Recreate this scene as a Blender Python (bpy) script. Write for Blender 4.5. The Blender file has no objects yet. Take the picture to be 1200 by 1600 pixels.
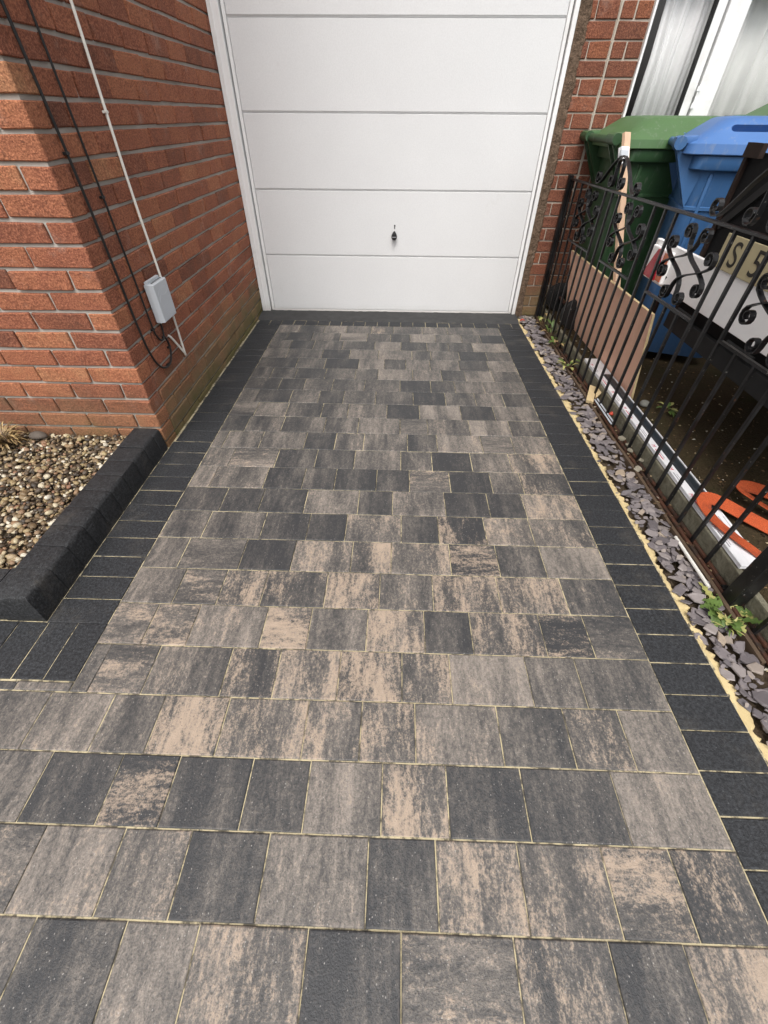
import bpy, bmesh, math, random
from mathutils import Vector, Matrix, Euler
R = math.radians
random.seed(7)
S = bpy.context.scene
COL = S.collection

# ------------------------------------------------------------------ camera
CAM = Vector((0, 0, 1.197)); PITCH, YAW, ROLL = 0.763338, -0.025237, 0.006909
fwd = Vector((math.sin(YAW)*math.cos(PITCH), math.cos(YAW)*math.cos(PITCH), -math.sin(PITCH)))
rgt = Vector((math.cos(YAW), -math.sin(YAW), 0)); upv = rgt.cross(fwd)
r2 = rgt*math.cos(ROLL)+upv*math.sin(ROLL); u2 = -rgt*math.sin(ROLL)+upv*math.cos(ROLL)
cam = bpy.data.objects.new('camera', bpy.data.cameras.new('camera')); COL.objects.link(cam)
m = Matrix((r2, u2, -fwd)).transposed().to_4x4(); m.translation = CAM
cam.matrix_world = m
cam.data.sensor_fit = 'VERTICAL'; cam.data.sensor_height = 36
cam.data.lens = 648.5456/1600*36; cam.data.clip_start = 0.02; cam.data.clip_end = 2000
S.camera = cam

# ------------------------------------------------------------------ sky, sun, exposure (bright overcast day)
SUN_EL, SUN_AZ = 58.0, 186.0       # azimuth clockwise from +Y: the bright part of the cloud is behind the camera
w = bpy.data.worlds.new('World'); S.world = w; w.use_nodes = True
nt = w.node_tree; bg = nt.nodes['Background']
sky = nt.nodes.new('ShaderNodeTexSky'); sky.sky_type = 'NISHITA'; sky.sun_disc = False
sky.sun_elevation = R(SUN_EL); sky.sun_rotation = R(SUN_AZ); sky.air_density = 1.0; sky.dust_density = 6.0; sky.ozone_density = 1.0
hs = nt.nodes.new('ShaderNodeHueSaturation'); hs.inputs['Saturation'].default_value = 0.30
nt.links.new(sky.outputs[0], hs.inputs['Color']); nt.links.new(hs.outputs[0], bg.inputs['Color'])
bg.inputs['Strength'].default_value = 0.15
sun = bpy.data.objects.new('sun', bpy.data.lights.new('sun', 'SUN')); COL.objects.link(sun)
sun.data.energy = 0.80; sun.data.angle = R(36); sun.data.color = (1.0, 0.97, 0.93)
d = Vector((math.sin(R(SUN_AZ))*math.cos(R(SUN_EL)), math.cos(R(SUN_AZ))*math.cos(R(SUN_EL)), math.sin(R(SUN_EL))))
sun.rotation_euler = (-d).to_track_quat('-Z', 'Y').to_euler(); sun.location = (0, -3, 8)
S.view_settings.view_transform = 'Standard'; S.view_settings.look = 'None'
S.view_settings.exposure = 0.68; S.view_settings.gamma = 1.0; S.view_settings.use_curve_mapping = False

# ------------------------------------------------------------------ helpers
def in_frame(p, margin=0.06):
    q = Vector(p)-CAM; z = q.dot(fwd)
    if z < 0.05: return False
    x = q.dot(r2)/z*648.5/600; y = q.dot(u2)/z*648.5/800
    return abs(x) < 1+margin and abs(y) < 1+margin

def link(o, parent=None):
    COL.objects.link(o)
    if parent is not None:
        o.parent = parent
        o.matrix_parent_inverse = Matrix.Translation(parent.location).inverted() if parent.rotation_euler.z == 0 else parent_inv(parent)
    return o
def parent_inv(p):
    return (Matrix.Translation(p.location) @ p.rotation_euler.to_matrix().to_4x4()).inverted()
def tag(o, label=None, cat=None, group=None, kind=None):
    if label: o['label'] = label
    if cat: o['category'] = cat
    if group: o['group'] = group
    if kind: o['kind'] = kind
    return o
def thing(name, loc, label, cat, group=None):
    o = bpy.data.objects.new(name, None); o.empty_display_size = 0.05; o.location = loc
    COL.objects.link(o); return tag(o, label, cat, group)

class MB:
    def __init__(s): s.v = []; s.f = []
    def add(s, vs, fs):
        b = len(s.v); s.v += [tuple(x) for x in vs]; s.f += [tuple(b+i for i in f) for f in fs]
    def box(s, x0, x1, y0, y1, z0, z1):
        s.add([(x0,y0,z0),(x1,y0,z0),(x1,y1,z0),(x0,y1,z0),(x0,y0,z1),(x1,y0,z1),(x1,y1,z1),(x0,y1,z1)],
              [(3,2,1,0),(4,5,6,7),(0,1,5,4),(1,2,6,5),(2,3,7,6),(3,0,4,7)])
        return s
    def obox(s, c, ax, ay, az):      # oriented box: centre and three half vectors
        c = Vector(c); ax = Vector(ax); ay = Vector(ay); az = Vector(az)
        P = [c+ax*a+ay*b+az*d for d in (-1,1) for a,b in ((-1,-1),(1,-1),(1,1),(-1,1))]
        s.add(P, [(3,2,1,0),(4,5,6,7),(0,1,5,4),(1,2,6,5),(2,3,7,6),(3,0,4,7)]); return s
    def tube(s, pts, r, n=8, cap=True):
        pts = [Vector(p) for p in pts]; rr = r if isinstance(r, (list, tuple)) else [r]*len(pts)
        b = len(s.v); prev = None
        for i, p in enumerate(pts):
            t = (pts[min(i+1, len(pts)-1)]-pts[max(i-1, 0)]).normalized()
            if prev is None:
                a = Vector((0,0,1)) if abs(t.z) < .9 else Vector((1,0,0))
                nx = t.cross(a).normalized()
            else:
                nx = (prev-t*prev.dot(t)).normalized()
            prev = nx; ny = t.cross(nx)
            for k in range(n):
                an = 2*math.pi*k/n; s.v.append(tuple(p+(nx*math.cos(an)+ny*math.sin(an))*rr[i]))
        for i in range(len(pts)-1):
            for k in range(n):
                s.f.append((b+i*n+k, b+i*n+(k+1)%n, b+(i+1)*n+(k+1)%n, b+(i+1)*n+k))
        if cap:
            s.f.append(tuple(b+k for k in reversed(range(n)))); e = b+(len(pts)-1)*n
            s.f.append(tuple(e+k for k in range(n)))
        return s
    def strap(s, pts, half, th):      # flat bar along pts: half = half width vector (fixed), th = thickness
        pts = [Vector(p) for p in pts]; b = len(s.v); h = Vector(half); hn = h.normalized()
        for i, p in enumerate(pts):
            t = (pts[min(i+1, len(pts)-1)]-pts[max(i-1, 0)]).normalized(); n = t.cross(hn).normalized()*th/2
            s.v += [tuple(p-h-n), tuple(p+h-n), tuple(p+h+n), tuple(p-h+n)]
        for i in range(len(pts)-1):
            for k in range(4): s.f.append((b+i*4+k, b+i*4+(k+1)%4, b+(i+1)*4+(k+1)%4, b+(i+1)*4+k))
        s.f.append((b+3,b+2,b+1,b)); e = b+4*(len(pts)-1); s.f.append((e,e+1,e+2,e+3)); return s
    def loft(s, rings, cap0=True, cap1=True):
        b = len(s.v); n = len(rings[0])
        for r in rings: s.v += [tuple(p) for p in r]
        for i in range(len(rings)-1):
            for k in range(n): s.f.append((b+i*n+k, b+i*n+(k+1)%n, b+(i+1)*n+(k+1)%n, b+(i+1)*n+k))
        if cap0: s.f.append(tuple(b+k for k in reversed(range(n))))
        if cap1: e = b+(len(rings)-1)*n; s.f.append(tuple(e+k for k in range(n)))
        return s
    def mesh(s, name, mat, smooth=False, bevel=0.0, seg=2):
        me = bpy.data.meshes.new(name); me.from_pydata(s.v, [], s.f)
        bm = bmesh.new(); bm.from_mesh(me); bmesh.ops.recalc_face_normals(bm, faces=bm.faces)
        if bevel:
            ed = [e for e in bm.edges if len(e.link_faces) == 2 and e.calc_face_angle() > R(30)]
            bmesh.ops.bevel(bm, geom=ed, offset=bevel, segments=seg, affect='EDGES', profile=.6, clamp_overlap=True)
        bm.to_mesh(me); bm.free()
        if mat: me.materials.append(mat)
        if smooth:
            for p in me.polygons: p.use_smooth = True
            me.set_sharp_from_angle(angle=R(40))
        return me
    def build(s, name, mat, parent=None, smooth=False, bevel=0.0, seg=2, origin=None):
        if origin is not None:
            o3 = Vector(origin); s.v = [tuple(Vector(v)-o3) for v in s.v]
        o = bpy.data.objects.new(name, s.mesh(name, mat, smooth, bevel, seg))
        if origin is not None: o.location = origin
        return link(o, parent)

def spline(pts, n=6):
    P = [Vector(p) for p in pts]; P = [2*P[0]-P[1]]+P+[2*P[-1]-P[-2]]; out = []
    for i in range(1, len(P)-2):
        for k in range(n):
            t = k/n; a, b, c, d_ = P[i-1], P[i], P[i+1], P[i+2]
            out.append(.5*((2*b)+(c-a)*t+(2*a-5*b+4*c-d_)*t*t+(3*b-a-3*c+d_)*t**3))
    out.append(P[-2]); return out

# ------------------------------------------------------------------ materials
class NT:
    def __init__(s, name):
        s.m = bpy.data.materials.new(name); s.m.use_nodes = True; s.t = s.m.node_tree
        s.b = s.t.nodes['Principled BSDF']; s.out = s.t.nodes['Material Output']
    def n(s, ty, **kw):
        x = s.t.nodes.new('ShaderNode'+ty)
        for k, v in kw.items(): setattr(x, k, v)
        return x
    def l(s, a, b): s.t.links.new(a, b)
    def val(s, sock, v):
        if hasattr(v, 'links') or isinstance(v, bpy.types.NodeSocket): s.l(v, sock)
        else: sock.default_value = v
    def math(s, op, a, b=0.0, c=0.0, clamp=False):
        x = s.n('Math', operation=op); x.use_clamp = clamp
        s.val(x.inputs[0], a); s.val(x.inputs[1], b)
        if op in ('MULTIPLY_ADD', 'SMOOTH_MIN', 'COMPARE'): s.val(x.inputs[2], c)
        return x.outputs[0]
    def smooth(s, v, lo, hi):
        x = s.n('MapRange', interpolation_type='SMOOTHSTEP'); s.val(x.inputs['Value'], v)
        s.val(x.inputs['From Min'], lo); s.val(x.inputs['From Max'], hi); return x.outputs[0]
    def mix(s, f, a, b, mode='MIX'):
        x = s.n('Mix', data_type='RGBA', blend_type=mode)
        s.val(x.inputs['Factor'], f)
        for so, v in ((x.inputs[6], a), (x.inputs[7], b)):
            if isinstance(v, (tuple, list)): so.default_value = (*v[:3], 1)
            else: s.l(v, so)
        return x.outputs[2]
    def ramp(s, f, stops):
        x = s.n('ValToRGB'); e = x.color_ramp.elements
        while len(e) < len(stops): e.new(.5)
        for i, (p, c) in enumerate(stops): e[i].position = p; e[i].color = (*c, 1)
        s.l(f, x.inputs[0]); return x.outputs[0]
    def attr(s, name): return s.n('Attribute', attribute_type='OBJECT', attribute_name=name).outputs['Fac']
    def noise(s, vec, scale, detail=3, rough=.55, dist=0.0):
        x = s.n('TexNoise'); x.inputs['Scale'].default_value = scale; x.inputs['Detail'].default_value = detail
        x.inputs['Roughness'].default_value = rough; x.inputs['Distortion'].default_value = dist
        if vec is not None: s.l(vec, x.inputs['Vector'])
        return x.outputs['Fac']
    def scale(s, vec, v, off=None):
        x = s.n('Mapping'); s.l(vec, x.inputs['Vector']); x.inputs['Scale'].default_value = v
        if off is not None: s.l(off, x.inputs['Location'])
        return x.outputs[0]
    def obj(s): return s.n('TexCoord').outputs['Object']
    def pos(s): return s.n('NewGeometry').outputs['Position']
    def orand(s): return s.n('ObjectInfo').outputs['Random']
    def comb(s, x, y, z):
        c = s.n('CombineXYZ'); s.val(c.inputs[0], x); s.val(c.inputs[1], y); s.val(c.inputs[2], z); return c.outputs[0]
    def vadd(s, a, b):
        x = s.n('VectorMath', operation='ADD'); s.l(a, x.inputs[0]); s.l(b, x.inputs[1]); return x.outputs[0]
    def sep(s, v):
        x = s.n('SeparateXYZ'); s.l(v, x.inputs[0]); return x.outputs
    def bump(s, h, strength=.3, dist=.002):
        x = s.n('Bump'); x.inputs['Strength'].default_value = strength; x.inputs['Distance'].default_value = dist
        s.l(h, x.inputs['Height']); s.l(x.outputs[0], s.b.inputs['Normal'])
    def done(s, color=None, rough=.7, spec=.5, metal=0.0):
        if color is not None:
            if isinstance(color, (tuple, list)): s.b.inputs['Base Color'].default_value = (*color, 1)
            else: s.l(color, s.b.inputs['Base Color'])
        s.val(s.b.inputs['Roughness'], rough); s.b.inputs['Specular IOR Level'].default_value = spec
        s.b.inputs['Metallic'].default_value = metal; return s.m

def plain(name, col, rough=.6, var=.15, sc=20, bump=.15, spec=.4, metal=0.0, dirt=None):
    t = NT(name); v = t.vadd(t.pos(), t.comb(t.math('MULTIPLY', t.orand(), 9.0), 0, 0))
    n = t.noise(v, sc, 5); c = t.mix(n, tuple(x*(1-var) for x in col), tuple(min(1, x*(1+var)) for x in col))
    if dirt:
        c = t.mix(t.math('MULTIPLY', t.smooth(t.noise(v, sc*.3, 6, .65), .52, .75), dirt[1]), c, dirt[0])
    if bump: t.bump(t.noise(v, sc*12, 3), bump, .001)
    return t.done(c, t.math('ADD', rough-.08, t.math('MULTIPLY', n, .16)), spec, metal)

def paver_material():
    t = NT('blended_paver'); o = t.obj(); tone, buff, across, seed = (t.attr(a) for a in ('tone', 'buff', 'across', 'seed'))
    sx, sy, sz = t.sep(o)
    inv = t.math('SUBTRACT', 1.0, across)
    px = t.math('ADD', t.math('MULTIPLY', sx, inv), t.math('MULTIPLY', sy, across))
    py = t.math('ADD', t.math('MULTIPLY', sy, inv), t.math('MULTIPLY', sx, across))
    off = t.comb(t.math('MULTIPLY', seed, 37.0), t.math('MULTIPLY', seed, 91.0), t.math('MULTIPLY', seed, 53.0))
    q = t.comb(px, py, 0.0)
    st = t.vadd(t.scale(q, (1, .22, 1)), off); st2 = t.vadd(t.scale(q, (1, .3, 1)), off); blob = t.vadd(t.scale(q, (1, .6, 1)), off)
    n1 = t.noise(st, 11, 4, .55, .3); n2 = t.noise(st2, 70, 4, .6); n3 = t.noise(blob, 9, 5, .65, .6)
    fine = t.noise(t.vadd(q, off), 260, 3, .6); fine2 = t.noise(t.vadd(q, off), 700, 2); n4 = t.noise(t.vadd(t.scale(q, (1, .62, 1)), off), 135, 3, .75); n5 = t.noise(t.vadd(t.scale(q, (1, .10, 1)), off), 48, 3, .6)
    v = t.math('ADD', tone, t.math('MULTIPLY', t.math('SUBTRACT', n1, .5), 1.45))
    v = t.math('ADD', v, t.math('MULTIPLY', t.math('SUBTRACT', n2, .5), .75))
    v = t.math('ADD', v, t.math('MULTIPLY', t.math('SUBTRACT', fine, .5), .75))
    v = t.math('ADD', v, t.math('MULTIPLY', t.math('SUBTRACT', n4, .5), 1.15))
    v = t.math('ADD', v, t.math('MULTIPLY', t.math('SUBTRACT', n5, .5), .55))
    c = t.ramp(v, [(0.0, (.029,.030,.032)), (.33, (.065,.061,.057)), (.62, (.134,.119,.104)), (1.0, (.245,.213,.182))])
    bm_ = t.math('ADD', t.math('MULTIPLY', t.math('SUBTRACT', n1, .5), 1.4), t.math('MULTIPLY', t.math('SUBTRACT', n3, .5), 1.5))
    bm_ = t.math('ADD', bm_, t.math('MULTIPLY', t.math('SUBTRACT', n2, .5), 1.1))
    bm_ = t.math('ADD', bm_, t.math('MULTIPLY', t.math('SUBTRACT', fine, .5), .9))
    bm_ = t.math('ADD', bm_, t.math('MULTIPLY', t.math('SUBTRACT', n4, .5), 1.5))
    bm_ = t.math('ADD', bm_, t.math('MULTIPLY', t.math('SUBTRACT', n5, .5), .7))
    mask = t.math('MULTIPLY', t.smooth(t.math('ADD', bm_, t.math('SUBTRACT', buff, .5)), -.16, .48), t.smooth(buff, 0.02, .25))
    c = t.mix(t.math('MULTIPLY', mask, .82), c, t.mix(n2, (.240,.188,.145), (.45,.347,.252)))
    vo = t.n('TexVoronoi'); vo.inputs['Scale'].default_value = 165
    t.l(t.vadd(t.scale(q, (1, .75, 1)), off), vo.inputs['Vector'])
    hs_ = t.sep(vo.outputs['Color'])
    sp = t.math('MULTIPLY', t.smooth(vo.outputs['Distance'], .24, .10), t.smooth(hs_[0], .80, .84))
    c = t.mix(t.math('MULTIPLY', sp, .62), c, (.40,.38,.35))
    spd = t.math('MULTIPLY', t.smooth(vo.outputs['Distance'], .30, .16), t.smooth(hs_[1], .80, .84))
    c = t.mix(t.math('MULTIPLY', spd, .6), c, (.03,.03,.031))
    # kiln sand dust caught round the edges of the older end of the drive
    t.bump(t.math('ADD', t.math('MULTIPLY', n4, .9), t.math('MULTIPLY', fine, .6)), .6, .0030)
    return t.done(c, t.math('ADD', .46, t.math('MULTIPLY', fine, .24)), .5)
def charcoal_material(name, base=(.0225,.0240,.0265), rough=.6):
    t = NT(name); o = t.vadd(t.obj(), t.comb(t.math('MULTIPLY', t.orand(), 40.0), 0, 0))
    n = t.noise(o, 12, 5, .65); f = t.noise(o, 300, 3); g1 = t.noise(o, 120, 4, .75); sc = t.noise(t.scale(o, (1, .25, 1)), 42, 5, .7); du = t.noise(t.pos(), 6, 6, .7)
    c = t.mix(n, tuple(x*.7 for x in base), tuple(x*1.4 for x in base))
    c = t.mix(t.orand(), c, t.mix(.5, c, tuple(x*1.7 for x in base)))
    c = t.mix(t.smooth(g1, .36, .68), tuple(x*.45 for x in base), t.mix(.35, c, tuple(x*2.6 for x in base)))
    c = t.mix(t.math('MULTIPLY', t.smooth(sc, .60, .74), .40), c, tuple(x*4 for x in base))
    c = t.mix(t.math('MULTIPLY', t.smooth(du, .52, .72), .22), c, (.13,.115,.095))
    vo = t.n('TexVoronoi'); vo.inputs['Scale'].default_value = 150; t.l(o, vo.inputs['Vector'])
    sp = t.math('MULTIPLY', t.smooth(vo.outputs['Distance'], .22, .08), t.smooth(t.sep(vo.outputs['Color'])[0], .91, .93))
    c = t.mix(t.math('MULTIPLY', sp, .5), c, (.22,.22,.22))
    t.bump(t.math('ADD', g1, t.math('MULTIPLY', f, .5)), .75, .0032); return t.done(c, t.math('ADD', rough-.1, t.math('MULTIPLY', f, .25)), .35)
def brick_material(name, ramp_stops, mossy=True):
    t = NT(name); o = t.vadd(t.obj(), t.comb(t.math('MULTIPLY', t.orand(), 60.0), t.math('MULTIPLY', t.orand(), 23.0), 0))
    big = t.noise(o, 13, 4, .6); grit = t.noise(o, 170, 4, .75); pit = t.noise(o, 75, 3, .65)
    tone = t.math('ADD', t.attr('tone'), t.math('MULTIPLY', t.math('SUBTRACT', big, .5), .55))
    c = t.ramp(tone, ramp_stops)
    c = t.mix(t.smooth(grit, .40, .66), t.mix(.45, c, (.05,.025,.016), 'MULTIPLY') if 0 else t.mix(.55, c, (.06,.028,.018)), t.mix(.16, c, (.75,.42,.22)))
    c = t.mix(t.math('MULTIPLY', t.smooth(pit, .60, .68), .55), c, (.09,.04,.028))
    ef = t.noise(t.vadd(t.pos(), t.comb(3, 0, 0)), 7, 6, .7)
    c = t.mix(t.math('MULTIPLY', t.smooth(ef, .56, .76), .32), c, (.44,.33,.27))
    if mossy:
        P = t.sep(t.pos()); mo = t.attr('moss')
        nn = t.noise(t.pos(), 5, 6, .65)
        h = t.math('ADD', P[2], t.math('MULTIPLY', t.math('SUBTRACT', nn, .5), .55))
        k = t.math('MULTIPLY', t.smooth(h, .40, .06), mo)
        c = t.mix(t.math('MULTIPLY', k, .80), c, t.mix(t.noise(t.pos(), 40, 4), (.20,.145,.085), (.15,.14,.065)))
        k2 = t.math('MULTIPLY', t.smooth(h, .13, -.02), mo)
        c = t.mix(t.math('MULTIPLY', k2, .7), c, (.085,.092,.030))
    t.bump(t.math('ADD', grit, t.math('MULTIPLY', pit, 1.2)), .95, .0045)
    return t.done(c, .88, .2)
def mortar_material(name, c0, c1):
    t = NT(name); p = t.pos(); n = t.noise(p, 30, 6, .65); f = t.noise(p, 300, 3)
    c = t.mix(n, c0, c1); P = t.sep(p)
    k = t.smooth(t.math('ADD', P[2], t.math('MULTIPLY', t.math('SUBTRACT', t.noise(p, 6, 5), .5), .4)), .26, 0.0)
    c = t.mix(t.math('MULTIPLY', k, .6), c, (.075,.072,.032))
    t.bump(f, .6, .003); return t.done(c, .9, .2)
def sand_material():
    t = NT('kiln_dried_sand'); p = t.pos(); n = t.noise(p, 8, 5); f = t.noise(p, 420, 3); st = t.noise(p, 23, 5, .7)
    c = t.mix(n, (.40,.345,.215), (.54,.47,.31)); c = t.mix(t.math('MULTIPLY', t.smooth(f, .5, .72), .5), c, (.28,.23,.13))
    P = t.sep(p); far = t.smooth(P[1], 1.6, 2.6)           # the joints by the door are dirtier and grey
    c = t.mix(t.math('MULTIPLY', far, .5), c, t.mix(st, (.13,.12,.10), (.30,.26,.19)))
    c = t.mix(t.math('MULTIPLY', t.smooth(st, .46, .60), .85), c, (.050,.047,.043))
    t.bump(f, .5, .002); return t.done(c, .95, .1)
def sand_spill_material():
    t = NT('spilt_sand'); p = t.pos(); n = t.noise(p, 14, 5); f = t.noise(p, 420, 3)
    c = t.mix(n, (.45,.35,.175), (.65,.53,.30)); c = t.mix(t.math('MULTIPLY', t.smooth(f, .55, .75), .5), c, (.33,.23,.10))
    t.bump(f, .5, .002); return t.done(c, .95, .1)
def soil_material(name, a, b, sc=60):
    t = NT(name); p = t.pos(); n = t.noise(p, 5, 6, .65); f = t.noise(p, sc, 5, .7)
    c = t.mix(f, a, b); c = t.mix(t.math('MULTIPLY', t.smooth(n, .5, .7), .5), c, (.035,.036,.015))
    t.bump(f, .9, .012); return t.done(c, .95, .1)
def pebble_material():
    t = NT('river_pebble'); g = t.n('NewGeometry'); r = t.math('FRACT', t.math('ADD', g.outputs['Random Per Island'], t.orand()))
    c = t.ramp(r, [(0, (.034,.027,.020)), (.26, (.082,.058,.036)), (.44, (.165,.112,.060)), (.57, (.26,.185,.098)), (.68, (.40,.315,.16)), (.76, (.25,.12,.07)), (.87, (.50,.42,.26)), (1, (.72,.67,.55))])
    t.t.nodes[-1].color_ramp.interpolation = 'LINEAR'
    n = t.noise(t.pos(), 120, 4, .6); c = t.mix(n, t.mix(.55, c, (.035,.025,.016)), c)
    t.bump(t.noise(t.pos(), 300, 3), .25, .001); return t.done(c, .55, .4)
def slate_material():
    t = NT('plum_slate'); g = t.n('NewGeometry'); r = t.math('FRACT', t.math('ADD', g.outputs['Random Per Island'], t.orand()))
    c = t.ramp(r, [(0, (.115,.103,.107)), (.4, (.185,.163,.166)), (.7, (.25,.222,.217)), (.9, (.31,.27,.245)), (1, (.38,.30,.21))])
    n = t.noise(t.pos(), 60, 5, .65); c = t.mix(n, t.mix(.35, c, (.05,.042,.046)), c)
    dust = t.smooth(t.noise(t.pos(), 22, 5, .7), .62, .74); c = t.mix(t.math('MULTIPLY', dust, .35), c, (.46,.34,.16))
    t.bump(t.noise(t.pos(), 140, 4), .4, .002); return t.done(c, .6, .4)
def door_material():
    t = NT('white_door_steel'); p = t.pos(); f = t.noise(p, 150, 3, .6); n = t.noise(p, 2.5, 5, .6); sm = t.noise(t.scale(p, (1, 1, .5)), 9, 6, .7)
    c = t.mix(n, (.635,.64,.642), (.70,.705,.705)); c = t.mix(t.math('MULTIPLY', t.smooth(sm, .64, .76), .22), c, (.45,.44,.42))
    sc = t.noise(t.scale(p, (14, 1, 3)), 9, 3); c = t.mix(t.math('MULTIPLY', t.smooth(sc, .73, .76), .25), c, (.38,.37,.36))
    P = t.sep(p); c = t.mix(t.math('MULTIPLY', t.smooth(t.math('ADD', P[2], t.math('MULTIPLY', sm, .10)), .13, .03), .25), c, (.40,.38,.34))
    c = t.mix(t.smooth(f, .3, .7), t.mix(.10, c, (.3,.3,.3)), c); t.bump(f, .45, .0022); return t.done(c, .40, .5)
def white_upvc(name='white_upvc', c=(.76,.76,.76), dirt=.35):
    t = NT(name); p = t.pos(); n = t.noise(p, 6, 6, .7)
    P = t.sep(p)
    cc = t.mix(t.math('MULTIPLY', t.smooth(n, .50, .75), dirt), c, (.46,.44,.40))
    cc = t.mix(t.math('MULTIPLY', t.smooth(t.math('ADD', P[2], t.math('MULTIPLY', n, .12)), .16, .05), .5), cc, (.34,.31,.26))
    return t.done(cc, .38, .5)
def black_iron():
    t = NT('chipped_black_paint'); p = t.pos(); f = t.noise(p, 95, 4, .65); n = t.noise(p, 9, 5, .6); f2 = t.noise(p, 40, 3)
    c = t.mix(t.smooth(n, .4, .7), (.005,.005,.0055), (.016,.016,.017))
    c = t.mix(t.math('MULTIPLY', t.smooth(f, .665, .70), .8), c, (.30,.29,.27))
    c = t.mix(t.math('MULTIPLY', t.smooth(f2, .66, .70), .55), c, (.085,.040,.022))
    t.bump(f, .3, .0015); return t.done(c, t.math('ADD', .27, t.math('MULTIPLY', n, .22)), .42)
def rust_material():
    t = NT('rusty_steel'); p = t.pos(); f = t.noise(p, 70, 5, .65)
    c = t.mix(f, (.022,.011,.008), (.105,.040,.020)); c = t.mix(t.math('MULTIPLY', t.smooth(t.noise(p, 13, 5, .7), .46, .62), .75), c, (.022,.019,.015)); t.bump(f, .5, .003); return t.done(c, .7, .3)
def plastic(name, col, rough=.42):
    t = NT(name); p = t.pos(); n = t.noise(p, 4, 6, .65); f = t.noise(t.scale(p, (1, 1, .3)), 40, 5, .65)
    c = t.mix(n, tuple(x*.78 for x in col), tuple(x*1.15 for x in col))
    c = t.mix(t.math('MULTIPLY', t.smooth(f, .54, .72), .26), c, (.26,.27,.25))
    P = t.sep(p); c = t.mix(t.math('MULTIPLY', t.smooth(P[2], .35, .06), .25), c, (.05,.045,.03))
    t.bump(t.noise(p, 350, 2), .12, .001); return t.done(c, t.math('ADD', rough, t.math('MULTIPLY', f, .2)), .45)
def wood_material(name, a, b, axis=1, dirt=.2):
    t = NT(name); p = t.pos(); s = [22, 22, 22]; s[axis] = 1.6
    n = t.noise(t.scale(p, tuple(s)), 3.0, 6, .65, .6); f = t.noise(t.scale(p, tuple(x*5 for x in s)), 3, 3)
    c = t.mix(n, a, b); c = t.mix(t.math('MULTIPLY', t.smooth(t.noise(p, 7, 5), .55, .75), dirt), c, (.10,.065,.04))
    t.bump(f, .2, .001); return t.done(c, .75, .25)
def leaf_material(name, a, b):
    t = NT(name); n = t.noise(t.pos(), 45, 4); c = t.mix(n, a, b)
    c = t.mix(t.math('MULTIPLY', t.orand(), .4), c, tuple(min(1, x*1.5) for x in b))
    t.b.inputs['Subsurface Weight'].default_value = 0.0
    return t.done(c, .5, .4)
def brickwall_far(name):                                      # brickwork beyond the photograph's view
    t = NT(name); p = t.sep(t.pos()); u = t.math('ADD', p[0], p[1])
    bt = t.n('TexBrick'); t.l(t.comb(u, p[2], 0.0), bt.inputs['Vector'])
    bt.inputs['Scale'].default_value = 1; bt.inputs['Brick Width'].default_value = .225; bt.inputs['Row Height'].default_value = .075
    bt.inputs['Mortar Size'].default_value = .005; bt.inputs['Color1'].default_value = (.27,.10,.055,1); bt.inputs['Color2'].default_value = (.17,.06,.04,1)
    bt.inputs['Mortar'].default_value = (.30,.27,.23,1)
    t.bump(t.math('SUBTRACT', 1.0, bt.outputs['Fac']), .5, .006); return t.done(bt.outputs['Color'], .9, .2)

M = {}
M['paver'] = paver_material(); M['charcoal'] = charcoal_material('charcoal_block'); M['kerb'] = charcoal_material('charcoal_kerb', (.0190,.0200,.0215), .6)
M['brick'] = brick_material('orange_red_brick', [(0, (.085,.036,.030)), (.25, (.190,.062,.043)), (.52, (.350,.112,.066)), (.8, (.48,.178,.092)), (1, (.52,.26,.135))])
M['brick2'] = brick_material('dark_red_brick', [(0, (.105,.040,.032)), (.4, (.20,.065,.045)), (.7, (.27,.085,.05)), (1, (.36,.13,.06))])
M['mortar'] = mortar_material('grey_mortar', (.32,.30,.265), (.52,.49,.44)); M['mortar2'] = mortar_material('pale_mortar', (.38,.33,.27), (.52,.47,.40))
M['sand'] = sand_material(); M['spill'] = sand_spill_material()
M['soil'] = soil_material('bed_soil', (.045,.034,.024), (.11,.082,.055)); M['yard'] = soil_material('shade_darkened_yard', (.024,.018,.010), (.085,.062,.034), 90)  # yard colour lowered to stand in for the shade under the trailer
M['moss'] = soil_material('mossy_concrete', (.10,.092,.060), (.30,.28,.21), 45)
M['pebble'] = pebble_material(); M['slate'] = slate_material(); M['door'] = door_material(); M['upvc'] = white_upvc(); M['frame'] = white_upvc('white_door_frame', (.76,.76,.755), .3)
M['iron'] = black_iron(); M['rust'] = rust_material()
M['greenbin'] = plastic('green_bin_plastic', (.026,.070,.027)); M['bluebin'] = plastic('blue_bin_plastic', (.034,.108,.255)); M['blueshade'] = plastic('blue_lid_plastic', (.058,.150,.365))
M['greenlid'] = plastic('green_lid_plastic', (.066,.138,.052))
M['rubber'] = plain('black_rubber', (.015,.015,.015), .7); M['blackplastic'] = plain('black_plastic', (.012,.012,.013), .35, bump=0)
M['cable'] = plain('black_cable', (.010,.010,.010), .45, bump=0); M['whitecable'] = plain('white_cable', (.70,.68,.62), .5, .12, 30, bump=0)
M['greybox'] = plain('grey_plastic', (.46,.49,.52), .4, .06, 30, .05); M['vent'] = plain('dark_vent', (.02,.02,.02), .8)
t_ = NT('brown_render'); p_ = t_.pos(); a_ = t_.noise(p_, 26, 6, .7); b_ = t_.noise(p_, 110, 4, .75)
c_ = t_.mix(a_, (.125,.085,.060), (.30,.21,.145)); c_ = t_.mix(t_.smooth(b_, .35, .65), (.10,.07,.05), c_); c_ = t_.mix(t_.math('MULTIPLY', t_.smooth(t_.noise(p_, 14, 5, .7), .60, .70), .5), c_, (.36,.30,.24))
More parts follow.
